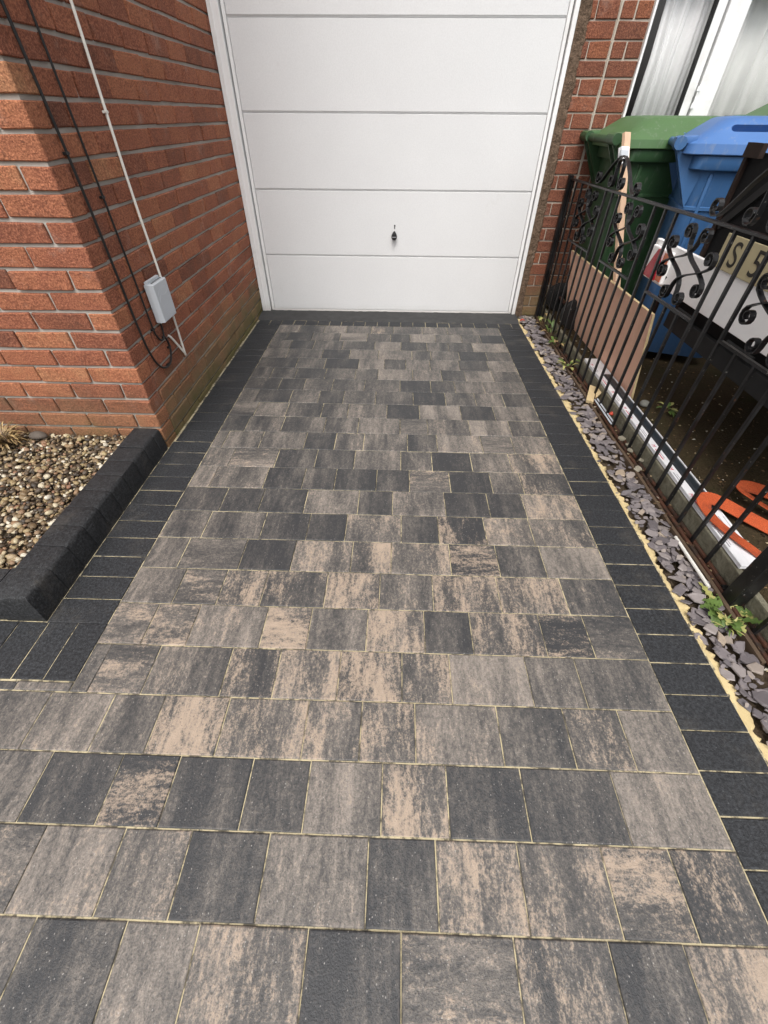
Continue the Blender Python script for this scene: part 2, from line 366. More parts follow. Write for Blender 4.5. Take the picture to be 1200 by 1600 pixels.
t_.bump(t_.math('ADD', t_.math('MULTIPLY', a_, 2.0), b_), 1.0, .010); M['render'] = t_.done(c_, .95, .1)
M['concrete'] = plain('grey_concrete', (.046,.046,.046), .8, .5, 22, .8, .2, dirt=((.03,.03,.03), .6))
M['ply'] = wood_material('pink_plywood', (.70,.41,.29), (.88,.57,.42), 2, .08); M['plyedge'] = wood_material('plywood_edge', (.46,.34,.18), (.60,.48,.28), 1, .1)
M['timber'] = wood_material('raw_pine', (.50,.33,.215), (.66,.47,.33), 2, .12); M['oldwood'] = wood_material('weathered_timber', (.050,.034,.022), (.125,.085,.055), 1, .4)
M['trailer'] = plain('scratched_black_steel', (.008,.008,.0085), .62, .5, 14, .3, .08, dirt=((.026,.026,.026), .3)); M['trailer2'] = plain('grey_primed_steel', (.024,.024,.024), .65, .4, 16, .3, .1)
M['darkrust'] = plain('dark_rusty_steel', (.022,.013,.010), .7, .6, 30, .4, .2)
M['board'] = plain('dirty_white_board', (.84,.83,.82), .5, .06, 9, .1, .4, dirt=((.62,.60,.59), .5)); M['plate'] = plain('faded_plate', (.46,.40,.24), .5, .15, 20, 0, .3, dirt=((.24,.20,.11), .5))
M['ink'] = plain('dark_ink', (.028,.024,.018), .6, bump=0); M['redlens'] = plain('red_lens', (.40,.018,.030), .2, .3, 30, 0, .6); M['amberlens'] = plain('amber_lens', (.50,.11,.03), .2, .3, 30, 0, .6)
M['card'] = plain('white_card', (.74,.74,.75), .55, .05, 10, .05, .3); M['redprint'] = plain('red_print', (.55,.03,.06), .5, bump=0); M['greyprint'] = plain('grey_print', (.30,.30,.32), .5, bump=0)
M['anthracite'] = plain('anthracite_trim', (.022,.027,.032), .35, .2, 30, .1, .5)
def strap_mat():
    t = NT('orange_webbing'); p = t.pos(); n = t.noise(p, 18, 5, .6); o = t.noise(p, 420, 2)
    c = t.mix(n, (.56,.095,.028), (.68,.145,.045)); c = t.mix(t.math('MULTIPLY', t.smooth(t.noise(p, 14, 5, .7), .50, .66), .6), c, (.17,.045,.025))
    w1 = t.n('TexWave'); w1.inputs['Scale'].default_value = 60; w1.inputs['Distortion'].default_value = 2.0; t.l(p, w1.inputs['Vector']); c = t.mix(t.math('MULTIPLY', t.smooth(o, .45, .6), .6), c, (.22,.03,.010)); c = t.mix(t.math('MULTIPLY', w1.outputs['Fac'], .4), c, (.30,.045,.015)); t.bump(o, .9, .003); return t.done(c, .75, .3)
M['strap'] = strap_mat()
M['leaf'] = leaf_material('weed_leaf', (.040,.075,.015), (.10,.155,.038)); M['dryleaf'] = leaf_material('dry_leaf', (.16,.095,.035), (.42,.31,.15)); M['brownleaf'] = leaf_material('brown_leaf', (.07,.042,.020), (.20,.13,.065)); M['paleleaf'] = leaf_material('pale_leaf', (.20,.21,.06), (.38,.36,.13))
M['stem'] = plain('brown_stem', (.10,.065,.035), .8); M['redbit'] = plain('red_scrap', (.42,.045,.02), .5)
M['room'] = plain('dark_room', (.12,.122,.128), .9, bump=0); M['far'] = brickwall_far('brickwork_beyond_view'); M['far2'] = M['far']
M['asphalt'] = plain('street_asphalt', (.05,.05,.05), .9, .3, 60, .6, .2)
def curtain_mat(name, col, tr):
    t = NT(name); t.done(plain_c(t, col), .9, .1)
    tb = t.n('BsdfTranslucent'); tb.inputs['Color'].default_value = (*col, 1); tp = t.n('BsdfTransparent')
    m1 = t.n('MixShader'); m1.inputs[0].default_value = .12; t.l(t.b.outputs[0], m1.inputs[1]); t.l(tb.outputs[0], m1.inputs[2])
    m2 = t.n('MixShader'); m2.inputs[0].default_value = tr; t.l(m1.outputs[0], m2.inputs[1]); t.l(tp.outputs[0], m2.inputs[2]); t.l(m2.outputs[0], t.out.inputs['Surface'])
    return t.m
def plain_c(t, col):
    return t.mix(t.noise(t.pos(), 30, 3), tuple(x*.92 for x in col), col)
M['net'] = curtain_mat('net_curtain', (.95,.95,.95), .02); M['net2'] = curtain_mat('cream_curtain', (.93,.93,.91), .02)
def glass_mat():
    t = NT('window_glass'); lw = t.n('LayerWeight'); lw.inputs['Blend'].default_value = .5; fr = t.n('Math', operation='MULTIPLY_ADD'); pw = t.math('POWER', lw.outputs['Facing'], 4.0); t.l(pw, fr.inputs[0]); fr.inputs[1].default_value = .5; fr.inputs[2].default_value = .04
    gl = t.n('BsdfGlossy'); gl.inputs['Roughness'].default_value = .02; tp = t.n('BsdfTransparent'); tp.inputs['Color'].default_value = (.97,.97,.97,1)
    mx = t.n('MixShader'); t.l(fr.outputs[0], mx.inputs[0]); t.l(tp.outputs[0], mx.inputs[1]); t.l(gl.outputs[0], mx.inputs[2]); t.l(mx.outputs[0], t.out.inputs['Surface'])
    return t.m
M['glass'] = glass_mat()

# ------------------------------------------------------------------ setting: ground, driveway
WL, YC, YD = -1.113, 1.681, 3.654            # left wall plane, its corner, garage door plane
XB0, XB1 = 0.795, 0.978                      # right border block strip
XL0, XL1 = -1.1125, -0.912                    # left border block strip
R0, RP = 3.3550, 0.15154
g = MB(); g.add([(-400,-400,-.10),(400,-400,-.10),(400,400,-.10),(-400,400,-.10)], [(0,1,2,3)])
tag(g.build('ground', M['asphalt']), 'dark asphalt ground beyond the paved drive', kind='structure')
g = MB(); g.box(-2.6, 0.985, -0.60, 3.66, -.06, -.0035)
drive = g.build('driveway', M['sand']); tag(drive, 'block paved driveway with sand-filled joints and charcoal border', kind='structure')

ROWS = {0:[-0.743,-0.55,-0.381,-0.187,-0.018,0.201,0.395,0.59],1:[-0.809,-0.623,-0.413,-0.214,-0.039,0.106,0.293,0.488,0.629],
2:[-0.757,-0.588,-0.379,-0.149,0.038,0.224,0.377,0.551],3:[-0.749,-0.506,-0.315,-0.116,0.114,0.245,0.44,0.629],4:[-0.655,-0.467,-0.243,-0.072,0.07,0.23,0.424,0.616],
5:[-0.79,-0.633,-0.444,-0.252,-0.108,0.113,0.297,0.446,0.622],6:[-0.707,-0.553,-0.38,-0.184,0.033,0.22,0.367,0.544],7:[-0.811,-0.609,-0.443,-0.297,-0.11,0.11,0.298,0.472,0.636],
8:[-0.774,-0.601,-0.404,-0.257,-0.04,0.142,0.372,0.557],9:[-0.784,-0.593,-0.367,-0.189,0.034,0.18,0.403,0.617],10:[-0.854,-0.672,-0.447,-0.294,-0.149,0.072,0.221,0.445,0.602],
11:[-0.777,-0.56,-0.37,-0.184,0.038,0.187,0.375,0.56],12:[-0.815,-0.577,-0.403,-0.259,-0.072,0.077,0.26,0.446,0.583],13:[-0.723,-0.559,-0.369,-0.143,0.003,0.226,0.411,0.562],
14:[-0.746,-0.516,-0.333,-0.181,0.04,0.189,0.375,0.56],15:[-0.782,-0.556,-0.365,-0.145,0.003,0.223,0.399,0.568],16:[-0.738,-0.588,-0.439,-0.222,-0.035,0.15,0.378,0.604],
17:[-0.775,-0.633,-0.404,-0.256,-0.07,0.115,0.265,0.492,0.638],18:[-1.3,-1.074,-0.86,-0.706,-0.48,-0.329,-0.144,0.042,0.186,0.415,0.566],
19:[-1.35,-1.18,-0.957,-0.775,-0.628,-0.444,-0.219,-0.069,0.078,0.305,0.489,0.641],20:[-1.27,-1.05,-0.861,-0.675,-0.527,-0.338,-0.19,-0.007,0.153,0.34,0.567],
21:[-1.36,-1.15,-1.0,-0.782,-0.597,-0.442,-0.261,-0.034,0.118,0.302,0.491,0.643],22:[-1.3,-1.08,-0.9,-0.71,-0.521,-0.371,-0.148,0.04,0.266,0.455,0.604],
23:[-1.2,-0.98,-0.78,-0.63,-0.41,-0.22,-0.03,0.12,0.34,0.53,0.66],24:[-1.15,-0.9,-0.7,-0.55,-0.33,-0.1,0.05,0.24,0.42,0.62]}
# look of each slab, right-aligned to its row: D charcoal, M mid grey, G pale grey, B streaked buff and grey, P mostly buff
LOOK = {22:'MGDGBDBBDP',21:'MGMDGDBBBH',20:'GDHDDGPDmG',19:'GMPBBBGDBG',18:'MBMBPPBGMM',17:'BPGPGPDPHM',16:'MMPBPBPPM',15:'MMDPPBHmG',14:'MMDDMmhBB',
13:'mmDGDGDDP',12:'GMDMDDMDmH',11:'MMDDGMDMP',10:'GMMDMGDGMM',9:'DMMMGMMGM',8:'MGmMGDGDG',7:'MDMDMMDMMm',6:'mDMMMDDGM',5:'mMDGMGMDGM',4:'DMDGDMMDG',3:'MMDGGMMDM',2:'MDMMGDMDG',1:'MDMGMDGMMD',0:'MmGMBMMMM',23:'MDGMBDMGPDBM',24:'GMDBMDGMPBD'}
CODE = {'D': (.17, 0), 'm': (.33, .06), 'M': (.45, .16), 'G': (.64, .20), 'B': (.48, .41), 'P': (.56, .56), 'H': (.26, .38), 'h': (.18, .44)}
rp_ = random.Random(11)
def block(name, x0, x1, y0, y1, mat, parent, gap=.0013, ch=.0032, h=.05, zt=0.0):
    x0 += gap*.85; x1 -= gap*.85; y0 += gap*1.15; y1 -= gap*1.15
    cx, cy = (x0+x1)/2, (y0+y1)/2; a, b = (x1-x0)/2, (y1-y0)/2
    tx, ty, tz = rp_.uniform(-1,1)*.0022, rp_.uniform(-1,1)*.0022, rp_.uniform(-1,1)*.0012
    rings = []
    for q, z in ((0, -h), (0, -ch), (ch*.35, -ch*.3), (ch, 0)):
        rings.append([(sx*(a-q)+rp_.uniform(-1,1)*.0004, sy*(b-q)+rp_.uniform(-1,1)*.0004, z+(tx*sx*a+ty*sy*b)*3+tz) for sx, sy in ((-1,-1),(1,-1),(1,1),(-1,1))])
    mb = MB(); mb.loft(rings, cap0=False)
    o = bpy.data.objects.new(name, mb.mesh(name, mat)); o.location = (cx, cy, zt)
    o.rotation_euler.z = rp_.uniform(-1,1)*.0025
    return link(o, parent)
for k, js in ROWS.items():
    y1 = R0-RP*k; y0 = y1-RP
    left = XL1 if k < 18 else (-1.62)
    xs = [left]+[x for x in js]+[XB0]
    look = LOOK[k]; nsl = len(xs)-1
    pad = ''.join(rp_.choice('MGDBM') for _ in range(max(0, nsl-len(look)))); look = (pad+look)[-nsl:]
    for i in range(nsl):
        a, b = xs[i], xs[i+1]
        ya, yb = y0, y1
        if k == 18 and b <= XL1-.04: yb = 0.5035
        if k == 18 and a < XL1 < b:
            if a < XL1-.03:
                o = block('paver', a, XL1, y0, .5035, M['paver'], drive); o['tone'] = .6; o['buff'] = .2; o['across'] = 0.0; o['seed'] = rp_.random()
            a = XL1+.0005
        o = block('paver', a, b, ya, yb, M['paver'], drive)
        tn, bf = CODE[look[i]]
        if k < 10: tn -= .10 if look[i] in 'GP' else .05; bf *= .45  # far rows: dimmer light partly put into the tone; blend also less buff
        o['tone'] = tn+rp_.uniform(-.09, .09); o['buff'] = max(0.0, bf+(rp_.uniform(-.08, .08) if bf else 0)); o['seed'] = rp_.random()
        o['across'] = 1.0 if rp_.random() < .07 or (look[i] == 'H' and rp_.random() < .5) else 0.0
# charcoal border blocks: both sides of the drive, the header row at the door, the front edging of the bed
PB = .0961
for k in range(41):
    y0 = .428+PB*(30-k)
    if y0 > 3.34 or y0 < -.6: continue
    block('border_block', XB0+.001, XB1, y0, min(y0+PB, 3.354), M['charcoal'], drive, .0013)
k = 0; y = .694
while y < 3.35:
    y1 = min(y+.0945, 3.354); xo = XL0 if y < 1.65 else WL+.012
    block('border_block', xo, XL1-.001, y, y1, M['charcoal'], drive, .0013); y = y1
x = -1.10
while x < .975:
    x1 = min(x+.0965+random.uniform(-.004, .004), .978); block('border_block', x, x1, 3.357, 3.452, M['charcoal'], drive, .0024); x = x1
x = XL1
for i in range(8):
    block('border_block', x-.0965, x, .506, .697, M['charcoal'], drive, .0013); x -= .0965
# rough concrete strip under the door
mb = MB(); N = 60; pr = random.Random(5)
for i in range(N+1):
    xx = -1.112+i*2.09/N
    mb.v += [(xx, 3.453+pr.uniform(-.004,.004), -.004), (xx, 3.48, .006+pr.uniform(-.003,.004)), (xx, 3.57, .012+pr.uniform(-.004,.006)), (xx, 3.70, .014)]
for i in range(N):
    for j in range(3): mb.f.append((i*4+j, (i+1)*4+j, (i+1)*4+j+1, i*4+j+1))
tag(mb.build('threshold_slab', M['concrete'], smooth=True), 'rough grey concrete strip along the foot of the garage door', kind='structure')

# ------------------------------------------------------------------ left house: brick corner
house = thing('brick_house', (WL, YC, 0), 'orange red brick house corner beside the drive and gravel bed', 'house')
CO, BH, BL, BW, MJ = .075, .0622, .2160, .1035, .0090
def brick_mesh(L, W, H, mat, seed):
    rr = random.Random(seed); bm = bmesh.new(); bmesh.ops.create_cube(bm, size=1)
    for v in bm.verts: v.co = Vector((v.co.x*L+rr.uniform(-1,1)*.0028, v.co.y*W+rr.uniform(-1,1)*.0024, v.co.z*H+rr.uniform(-1,1)*.0022))
    bmesh.ops.bevel(bm, geom=list(bm.edges), offset=.0032, segments=1, affect='EDGES')
    me = bpy.data.meshes.new('brick'); bm.to_mesh(me); bm.free(); me.materials.append(mat); return me
SM = [brick_mesh(BL, .10, BH, M['brick'], i) for i in range(10)]       # stretcher along x
HM = [brick_mesh(BW, .10, BH, M['brick'], 50+i) for i in range(6)]     # header face
Z0 = 1.2298-.075*16                                                    # level of a bed joint near the ground
rb = random.Random(3); spare = MB()
def put_brick(me, loc, rz, tone, moss, parent, sp):
    if in_frame(loc, .05) :
        o = bpy.data.objects.new('brick', me); o.location = loc; o.rotation_euler = (rb.uniform(-.006,.006), rb.uniform(-.006,.006), rz+rb.uniform(-.006,.006))
        o['tone'] = tone; o['moss'] = moss; link(o, parent)
    else:
        mt = Matrix.Translation(loc) @ Matrix.Rotation(rz, 4, 'Z')
        sp.add([mt @ v.co for v in me.vertices], [tuple(p.vertices) for p in me.polygons])
n_b = 0
for c in range(-1, 28):
    z = Z0+CO*c+.0375
    odd = c % 2
    # front face (faces the street): from the corner to the left
    x = WL
    lens = [BW if odd else BL]
    while x > -2.35:
        L = lens[0] if x == WL else BL
        me = rb.choice(HM) if L == BW else rb.choice(SM)
        first = x == WL
        tone = rb.gauss(.53, .17)+(.12 if first and odd else 0)
        # depth .10: the corner brick's flank belongs to the side face, so keep it clear of it
        if first:
            pass
        put_brick(me, (x-L/2, YC+.05+rb.uniform(-.0018,.0018), z+rb.uniform(-.0012,.0012)), 0, tone, .45, house, spare)
        x -= L+MJ
    # side face: from behind the corner brick towards the door
    y = YC+.10+MJ*.6
    Ls = (BL-.10) if odd else None
    first = True
    while y < YD-.01:
        if first: L = BL-.10-MJ*.6 if odd else MJ*0+BW-.10+.0
        else: L = BL
        if first and not odd: first = False; continue
        if first:
            me = rb.choice(HM)
            L = .112
        else: me = rb.choice(SM)
        first = False
        if y+L > YD+.02: L = BL
        put_brick(me, (WL-.05+rb.uniform(-.0022,.0022), y+L/2 if me not in HM else y+.052, z), math.pi/2, rb.gauss(.53, .125), 1.0, house, spare)
        y += (L if me not in HM else BW)+MJ
# mortar body just behind the brick faces, then the plain brickwork above and to the left of the photograph
mb = MB(); mb.box(-2.40, WL-.0105, YC+.0105, YC+.25, -.10, 2.10); mb.box(WL-.25, WL-.0105, YC+.2501, YD+.12, -.10, 2.10); mb.build('mortar', M['mortar'], house)
if spare.v:
    o = spare.build('brickwork', M['brick'], house); o['kind'] = 'stuff'; o['tone'] = .5; o['moss'] = 1.0
mb = MB(); mb.box(-6.0, WL-.001, YC+.001, YC+.26, 2.1005, 5.4); mb.box(WL-.25, WL-.001, YC+.2605, YD+3.0, 2.1005, 5.4); mb.box(-6.0, -2.4005, YC+.001, YC+.26, -.10, 2.10)
mb.build('upper_wall', M['far'], house)

# ------------------------------------------------------------------ garage door
gd = thing('garage_door', (0, YD, 0), 'white steel up and over garage door with four horizontal ribs', 'garage door')
LX0, LX1 = -1.036, .942                        # leaf
ZP = [.020, .4116, .8118, 1.2031, 1.5975, 2.02]
for i in range(5):
    z0, z1 = ZP[i]+.0014, ZP[i+1]-.0014
    mb = MB()
    f = YD-.006; a, b = LX0+.022, LX1-.022
    mb.loft([[(a, YD+.02, z0), (b, YD+.02, z0), (b, YD+.02, z1), (a, YD+.02, z1)],
             [(a, f+.006, z0), (b, f+.006, z0), (b, f+.006, z1), (a, f+.006, z1)],
             [(a+.004, f, z0+.009), (b-.004, f, z0+.009), (b-.004, f, z1-.002), (a+.004, f, z1-.002)]], cap0=False)
    mb.build('door_panel', M['door'], gd)
mb = MB(); mb.box(LX0, LX0+.020, YD-.008, YD+.02, .014, 2.03); mb.box(LX1-.020, LX1, YD-.008, YD+.02, .014, 2.03); mb.box(LX0+.0205, LX1-.0205, YD-.007, YD+.018, .012, .0225)
mb.build('leaf_edge', M['frame'], gd, bevel=.002)
mb = MB(); mb.box(LX0+.001, LX1-.001, YD+.004, YD+.03, .02, 2.02); mb.build('door_backing', plain('rib_shadow_grey', (.60,.60,.60), .5, .1), gd)
fl = MB(); fl.box(WL+.002, LX0-.008, YD-.030, YD+.06, .010, 2.12); fl.box(WL+.022, WL+.030, YD-.036, YD-.0301, .010, 2.12)
fl.build('door_frame', M['frame'], gd, bevel=.003)
fr_ = MB(); fr_.box(LX1+.007, .9745, YD-.026, YD+.06, .010, 2.12); fr_.build('door_frame', M['frame'], gd, bevel=.003)
fr_ = MB(); fr_.box(LX0-.0075, LX1+.0065, YD-.028, YD+.06, 2.04, 2.12); fr_.build('door_frame', M['frame'], gd, bevel=.003)
mb = MB(); mb.box(LX0-.0079, LX0-.0005, YD+.021, YD+.05, .0, 2.04); mb.box(LX1+.0005, LX1+.0069, YD+.021, YD+.05, .0, 2.04); mb.box(WL+.003, .97, YD+.0605, YD+.08, 0, 2.1); mb.build('rubber_seal', M['rubber'], gd)
# handle: teardrop knob on a round neck, keyhole above
hx, hz = -.030, .548
mb = MB(); prof = [(0, .030), (.35, .0295), (.7, .023), (1, .018)]
def drop(r, y):                                 # teardrop outline
    out = []
    for k in range(20):
        an = 2*math.pi*k/20; zz = math.sin(an); xx = math.cos(an)*(1-.32*max(0, zz))
        out.append((hx+xx*r*.86, y, hz+zz*r*(1.35 if zz > 0 else 1.0)))
    return out
mb.loft([drop(.012, YD-.004), drop(.012, YD-.022), drop(.022, YD-.026), drop(.025, YD-.036), drop(.020, YD-.046), drop(.010, YD-.049)])
hd = mb.build('door_handle', M['blackplastic'], gd, smooth=True)
mb = MB(); mb.box(hx-.016, hx+.016, YD-.0492, YD-.0485, hz-.004, hz+.001); mb.build('handle_mark', M['greyprint'], hd)
mb = MB(); mb.tube([(hx+.002, YD-.0055, hz+.063), (hx+.002, YD-.0085, hz+.063)], .0055, 14); mb.box(hx-.001, hx+.005, YD-.0085, YD-.0056, hz+.044, hz+.059); mb.build('keyhole', M['blackplastic'], gd)
# wall and fascia over the door, out of the frame, added to block light
mb = MB(); mb.box(WL-.0005, 1.0, YD-.012, YD+.25, 2.1205, 2.75); mb.build('lintel_wall', M['far'], house)

# ------------------------------------------------------------------ kerb round the bed
kerb = thing('raised_kerb', (-1.18, 1.2, 0), 'raised charcoal kerb of small blocks edging the gravel bed', 'kerb')
def kerb_block(x0, x1, y0, y1, axis, corner=False):
    g_ = .0011; mb = MB()
    if axis == 'y':
        pr_ = [(-1.114,-.05),(-1.1155,.020),(-1.122,.096),(-1.1255,.1055),(-1.134,.1105),(-1.236,.112),(-1.246,.104),(-1.246,-.05)]
        ws = [random.uniform(-.0006,.0006) for _ in range(9)]; mb.loft([[(px+random.uniform(-1,1)*.0007-(abs(q-.5)>.45)*.0012*(1 if px < -1.2 else 1), yy, pz-(.0012 if abs(q-.5) > .45 and pz > .09 else 0)+(ws[i]+random.uniform(-.0006,.0006) if pz > .09 else 0)) for i, (px, pz) in enumerate(pr_)] for yy, q in [(y0+g_+(y1-y0-2*g_)*q, q) for q in (0, .05, .25, .5, .75, .95, 1)]])
    else:
        pr_ = [(.699,-.05),(.701,.020),(.707,.096),(.711,.1055),(.720,.1105),(.818,.112),(.826,.104),(.826,-.05)]
        mb.loft([[(xx, py, pz) for py, pz in pr_] for xx in (x0+g_, x1-g_)])
    o = mb.build('kerb_block', M['kerb'], kerb, smooth=True, origin=((x0+x1)/2, (y0+y1)/2, 0)); o.location.z += random.uniform(-.0015, .0015)
y = .826
while y < 1.655:
    kerb_block(-1.246, -1.117, y, min(y+.0985, 1.675), 'y'); y += .0985
# mitred external corner block
mb = MB(); rings = []
for q, z in ((-.003, -.05), (-.0015, .020), (.005, .096), (.0085, .1055), (.017, .1110)):
    rings.append([(-1.245, .7005+q, z), (-1.117-q, .7005+q, z), (-1.117-q, .8245, z), (-1.245, .8245, z)])
mb.loft(rings); mb.build('kerb_block', M['kerb'], kerb, smooth=True, origin=(-1.18, .76, 0))
for i in range(8): kerb_block(-1.247-.0985*(i+1), -1.247-.0985*i, .7, .826, 'x')

# ------------------------------------------------------------------ gravel bed
mb = MB(); nx, ny = 26, 22
for i in range(nx+1):
    for j in range(ny+1):
        mb.v.append((-2.36+i*(1.12)/nx, .815+j*.875/ny, .052+random.uniform(-.006,.006)))
for i in range(nx):
    for j in range(ny): mb.f.append((i*(ny+1)+j, (i+1)*(ny+1)+j, (i+1)*(ny+1)+j+1, i*(ny+1)+j+1))
bed = mb.build('gravel_bed', M['soil'], smooth=True); tag(bed, 'mixed pebble gravel bed below the brick wall', kind='structure')
def stone_mesh(seed, sub=2):
    rr = random.Random(seed); bm = bmesh.new(); bmesh.ops.create_icosphere(bm, subdivisions=sub, radius=1)
    k = [Vector((rr.gauss(0,1), rr.gauss(0,1), rr.gauss(0,1))).normalized() for _ in range(3)]
    for v in bm.verts:
        s = 1+sum(.14*max(-1, min(1, 2*v.co.dot(q)))*(1 if i else -1) for i, q in enumerate(k))
        v.co = Vector((v.co.x*s, v.co.y*s*.78, v.co.z*s*.52))
    me = bpy.data.meshes.new('pebble'); bm.to_mesh(me); bm.free(); me.materials.append(M['pebble'])
    for p in me.polygons: p.use_smooth = True
    return me
PM = [stone_mesh(i) for i in range(9)]
pp = []; rg = random.Random(21)
xx = -2.34
while xx < -1.252:
    yy = .834
    while yy < 1.674:
        px, py = xx+rg.uniform(-.009,.009), yy+rg.uniform(-.009,.009)
        if py < 1.672 and px < -1.250:
            r_ = min(.0155, max(.0042, rg.lognormvariate(math.log(.0076), .38)))
            pp.append((px, py, .058+rg.uniform(0, .014)-(.007 if rg.random() < .3 else 0), r_))
        yy += .0122
    xx += .0122
vis = [q for q in pp if in_frame(q[:3], 0)]
vis.sort(key=lambda q: -(q[3]/((Vector(q[:3])-CAM).dot(fwd)))); top = set(id(q) for q in vis[:290])
rest = MB()
for q in pp:
    me = rg.choice(PM); e = Euler((rg.uniform(-.5,.5), rg.uniform(-.5,.5), rg.uniform(0, 6.28)))
    if id(q) in top:
        o = bpy.data.objects.new('pebble', me); o.location = (q[0], q[1], q[2]+.004); o.rotation_euler = e; o.scale = (q[3],)*3; link(o, bed)
    else:
        mt = Matrix.LocRotScale(Vector(q[:3]), e, Vector((q[3],)*3)); rest.add([mt @ v.co for v in me.vertices], [tuple(p.vertices) for p in me.polygons])
o = rest.build('pebble_layer', M['pebble'], bed, smooth=True); o['kind'] = 'stuff'

# ------------------------------------------------------------------ right side: sand, slate, edging, neighbour's yard
mb = MB(); N = 420; rs = random.Random(8)
def sn(y, s): return .5*math.sin(y*23+s)+.3*math.sin(y*51+2*s)+.2*math.sin(y*113+s*3)
for i in range(N+1):
    y = -.4+i*3.98/N
    wd = .027+.014*sn(y, 1)+.012*math.exp(-((y-.35)/.35)**2)+(.028 if 1.9 < y < 2.35 else 0)*max(0, sn(y, 4)+.4)
    wd = max(.008, wd-.006+rs.uniform(-.010,.012))
    mb.v += [(XB1-.003, y, -.010), (XB1+.001, y, -.004+.003*sn(y, 2)+rs.uniform(-.002,.002)), (XB1+wd*.5, y, -.001+.004*sn(y, 5)+rs.uniform(-.003,.003)), (XB1+wd, y, -.004+rs.uniform(-.004,.003)), (XB1+wd+.012, y, -.03)]
for i in range(N):
    for j in range(4): mb.f.append((i*5+j, (i+1)*5+j, (i+1)*5+j+1, i*5+j+1))
tag(mb.build('spilt_sand', M['spill'], smooth=True), 'yellow kiln dried sand swept along the outer edge of the right border', 'sand', kind='stuff')
mb = MB(); nx, ny = 8, 140
for i in range(nx+1):
    for j in range(ny+1): mb.v.append((XB1+.004+i*.20/nx, -.4+j*4.05/ny, -.018+rs.uniform(-.006,.006)+(.012 if i > 5 else 0)))
for i in range(nx):
    for j in range(ny): mb.f.append((i*(ny+1)+j, (i+1)*(ny+1)+j, (i+1)*(ny+1)+j+1, i*(ny+1)+j+1))
strip = mb.build('slate_strip', M['soil'], smooth=True); tag(strip, 'narrow soil strip of plum slate chippings between border and railing', kind='structure')
def chip_mesh(seed):
    rr = random.Random(seed); n = rr.randint(5, 8); mb = MB(); el = rr.uniform(.42, .80)
    pts = []
    for k in range(n):
        an = 2*math.pi*(k+rr.uniform(-.28,.28))/n; rad = rr.uniform(.66, 1.12); pts.append((math.cos(an)*rad, math.sin(an)*rad*el))
    th = rr.uniform(.09, .15)
    mb.loft([[(x*.93, y*.93, -th) for x, y in pts], [(x, y, -th*.5) for x, y in pts], [(x*.98, y*.98, th*.55+rr.uniform(-.05,.05)) for x, y in pts], [(x*.82, y*.82, th+rr.uniform(-.05,.05)) for x, y in pts]])
    return mb.mesh('slate_chip', M['slate'])
CM = [chip_mesh(i) for i in range(14)]
chips = []
y = -.3
while y < 3.62:
    for x in (1.004, 1.020, 1.038, 1.058, 1.078, 1.097):
        if rs.random() < (.34 if x < 1.01 else .72 if x < 1.03 else .95):
            chips.append((x+rs.uniform(-.012,.012), y+rs.uniform(-.015,.015), -.004+rs.uniform(0,.018)+(x-1.0)*.05, min(.036, max(.009, rs.lognormvariate(math.log(.0180), .50)))))
    y += .0245
for a in [(1.052,.905,.014,.036),(1.075,.78,.018,.045),(1.045,.70,.012,.033),(1.06,.51,.02,.055),(1.09,.60,.02,.048),(1.036,.43,.012,.045),(1.045,1.19,.016,.050),(1.08,1.10,.018,.042),(1.062,.98,.016,.040),(1.05,.33,.016,.05)]: chips.append(a[:3]+(a[3]*.8,))
vis = [q for q in chips if in_frame(q[:3], 0)]; vis.sort(key=lambda q: -(q[3]/((Vector(q[:3])-CAM).dot(fwd)))); top = set(id(q) for q in vis[:295])
rest = MB()
for q in chips:
    me = rs.choice(CM); e = Euler((rs.gauss(0,.17), rs.gauss(-.05,.17), rs.uniform(0, 6.28)))
    if id(q) in top:
        o = bpy.data.objects.new('slate_chip', me); o.location = q[:3]; o.rotation_euler = e; o.scale = (q[3], q[3], q[3]*.8); link(o, strip)
    else:
        mt = Matrix.LocRotScale(Vector(q[:3]), e, Vector((q[3],)*3)); rest.add([mt @ v.co for v in me.vertices], [tuple(p.vertices) for p in me.polygons])
o = rest.build('slate_layer', M['slate'], strip); o['kind'] = 'stuff'
# timber edging board along the back of the slate
mb = MB(); P = []
for i in range(30):
    y = .62+i*.099; P.append((1.117+.006*math.sin(y*2.1)+(.004 if i % 7 == 0 else 0), y, .004))
mb.loft([[(x-.006, y, -.05), (x+.006, y, -.05), (x+.005, y, z+.018+.004*math.sin(y*9)), (x-.006, y, z+.016+.004*math.sin(y*9))] for x, y, z in P])
tag(mb.build('edging_board', M['oldwood']), 'thin dark rotten timber edging behind the slate chippings', 'edging')
# yard slab
YZ = .080
mb = MB(); nx, ny = 50, 60
mb.box(1.182, 1.205, -.6, 3.66, -.06, YZ); sl = mb.build('yard_kerb', M['moss'], bevel=.006); tag(sl, 'mossy concrete edge of the neighbouring yard under the railing', kind='structure')
mb = MB(); ry = random.Random(2)
for i in range(nx+1):
    for j in range(ny+1): mb.v.append((1.2045+i*3.2/nx, -.6+j*4.25/ny, YZ-.004+ry.uniform(-.004,.006)))
for i in range(nx):
    for j in range(ny): mb.f.append((i*(ny+1)+j, (i+1)*(ny+1)+j, (i+1)*(ny+1)+j+1, i*(ny+1)+j+1))
tag(mb.build('yard_ground', M['yard'], smooth=True), 'brown ground of the neighbouring yard, coloured darker for shade', kind='structure')

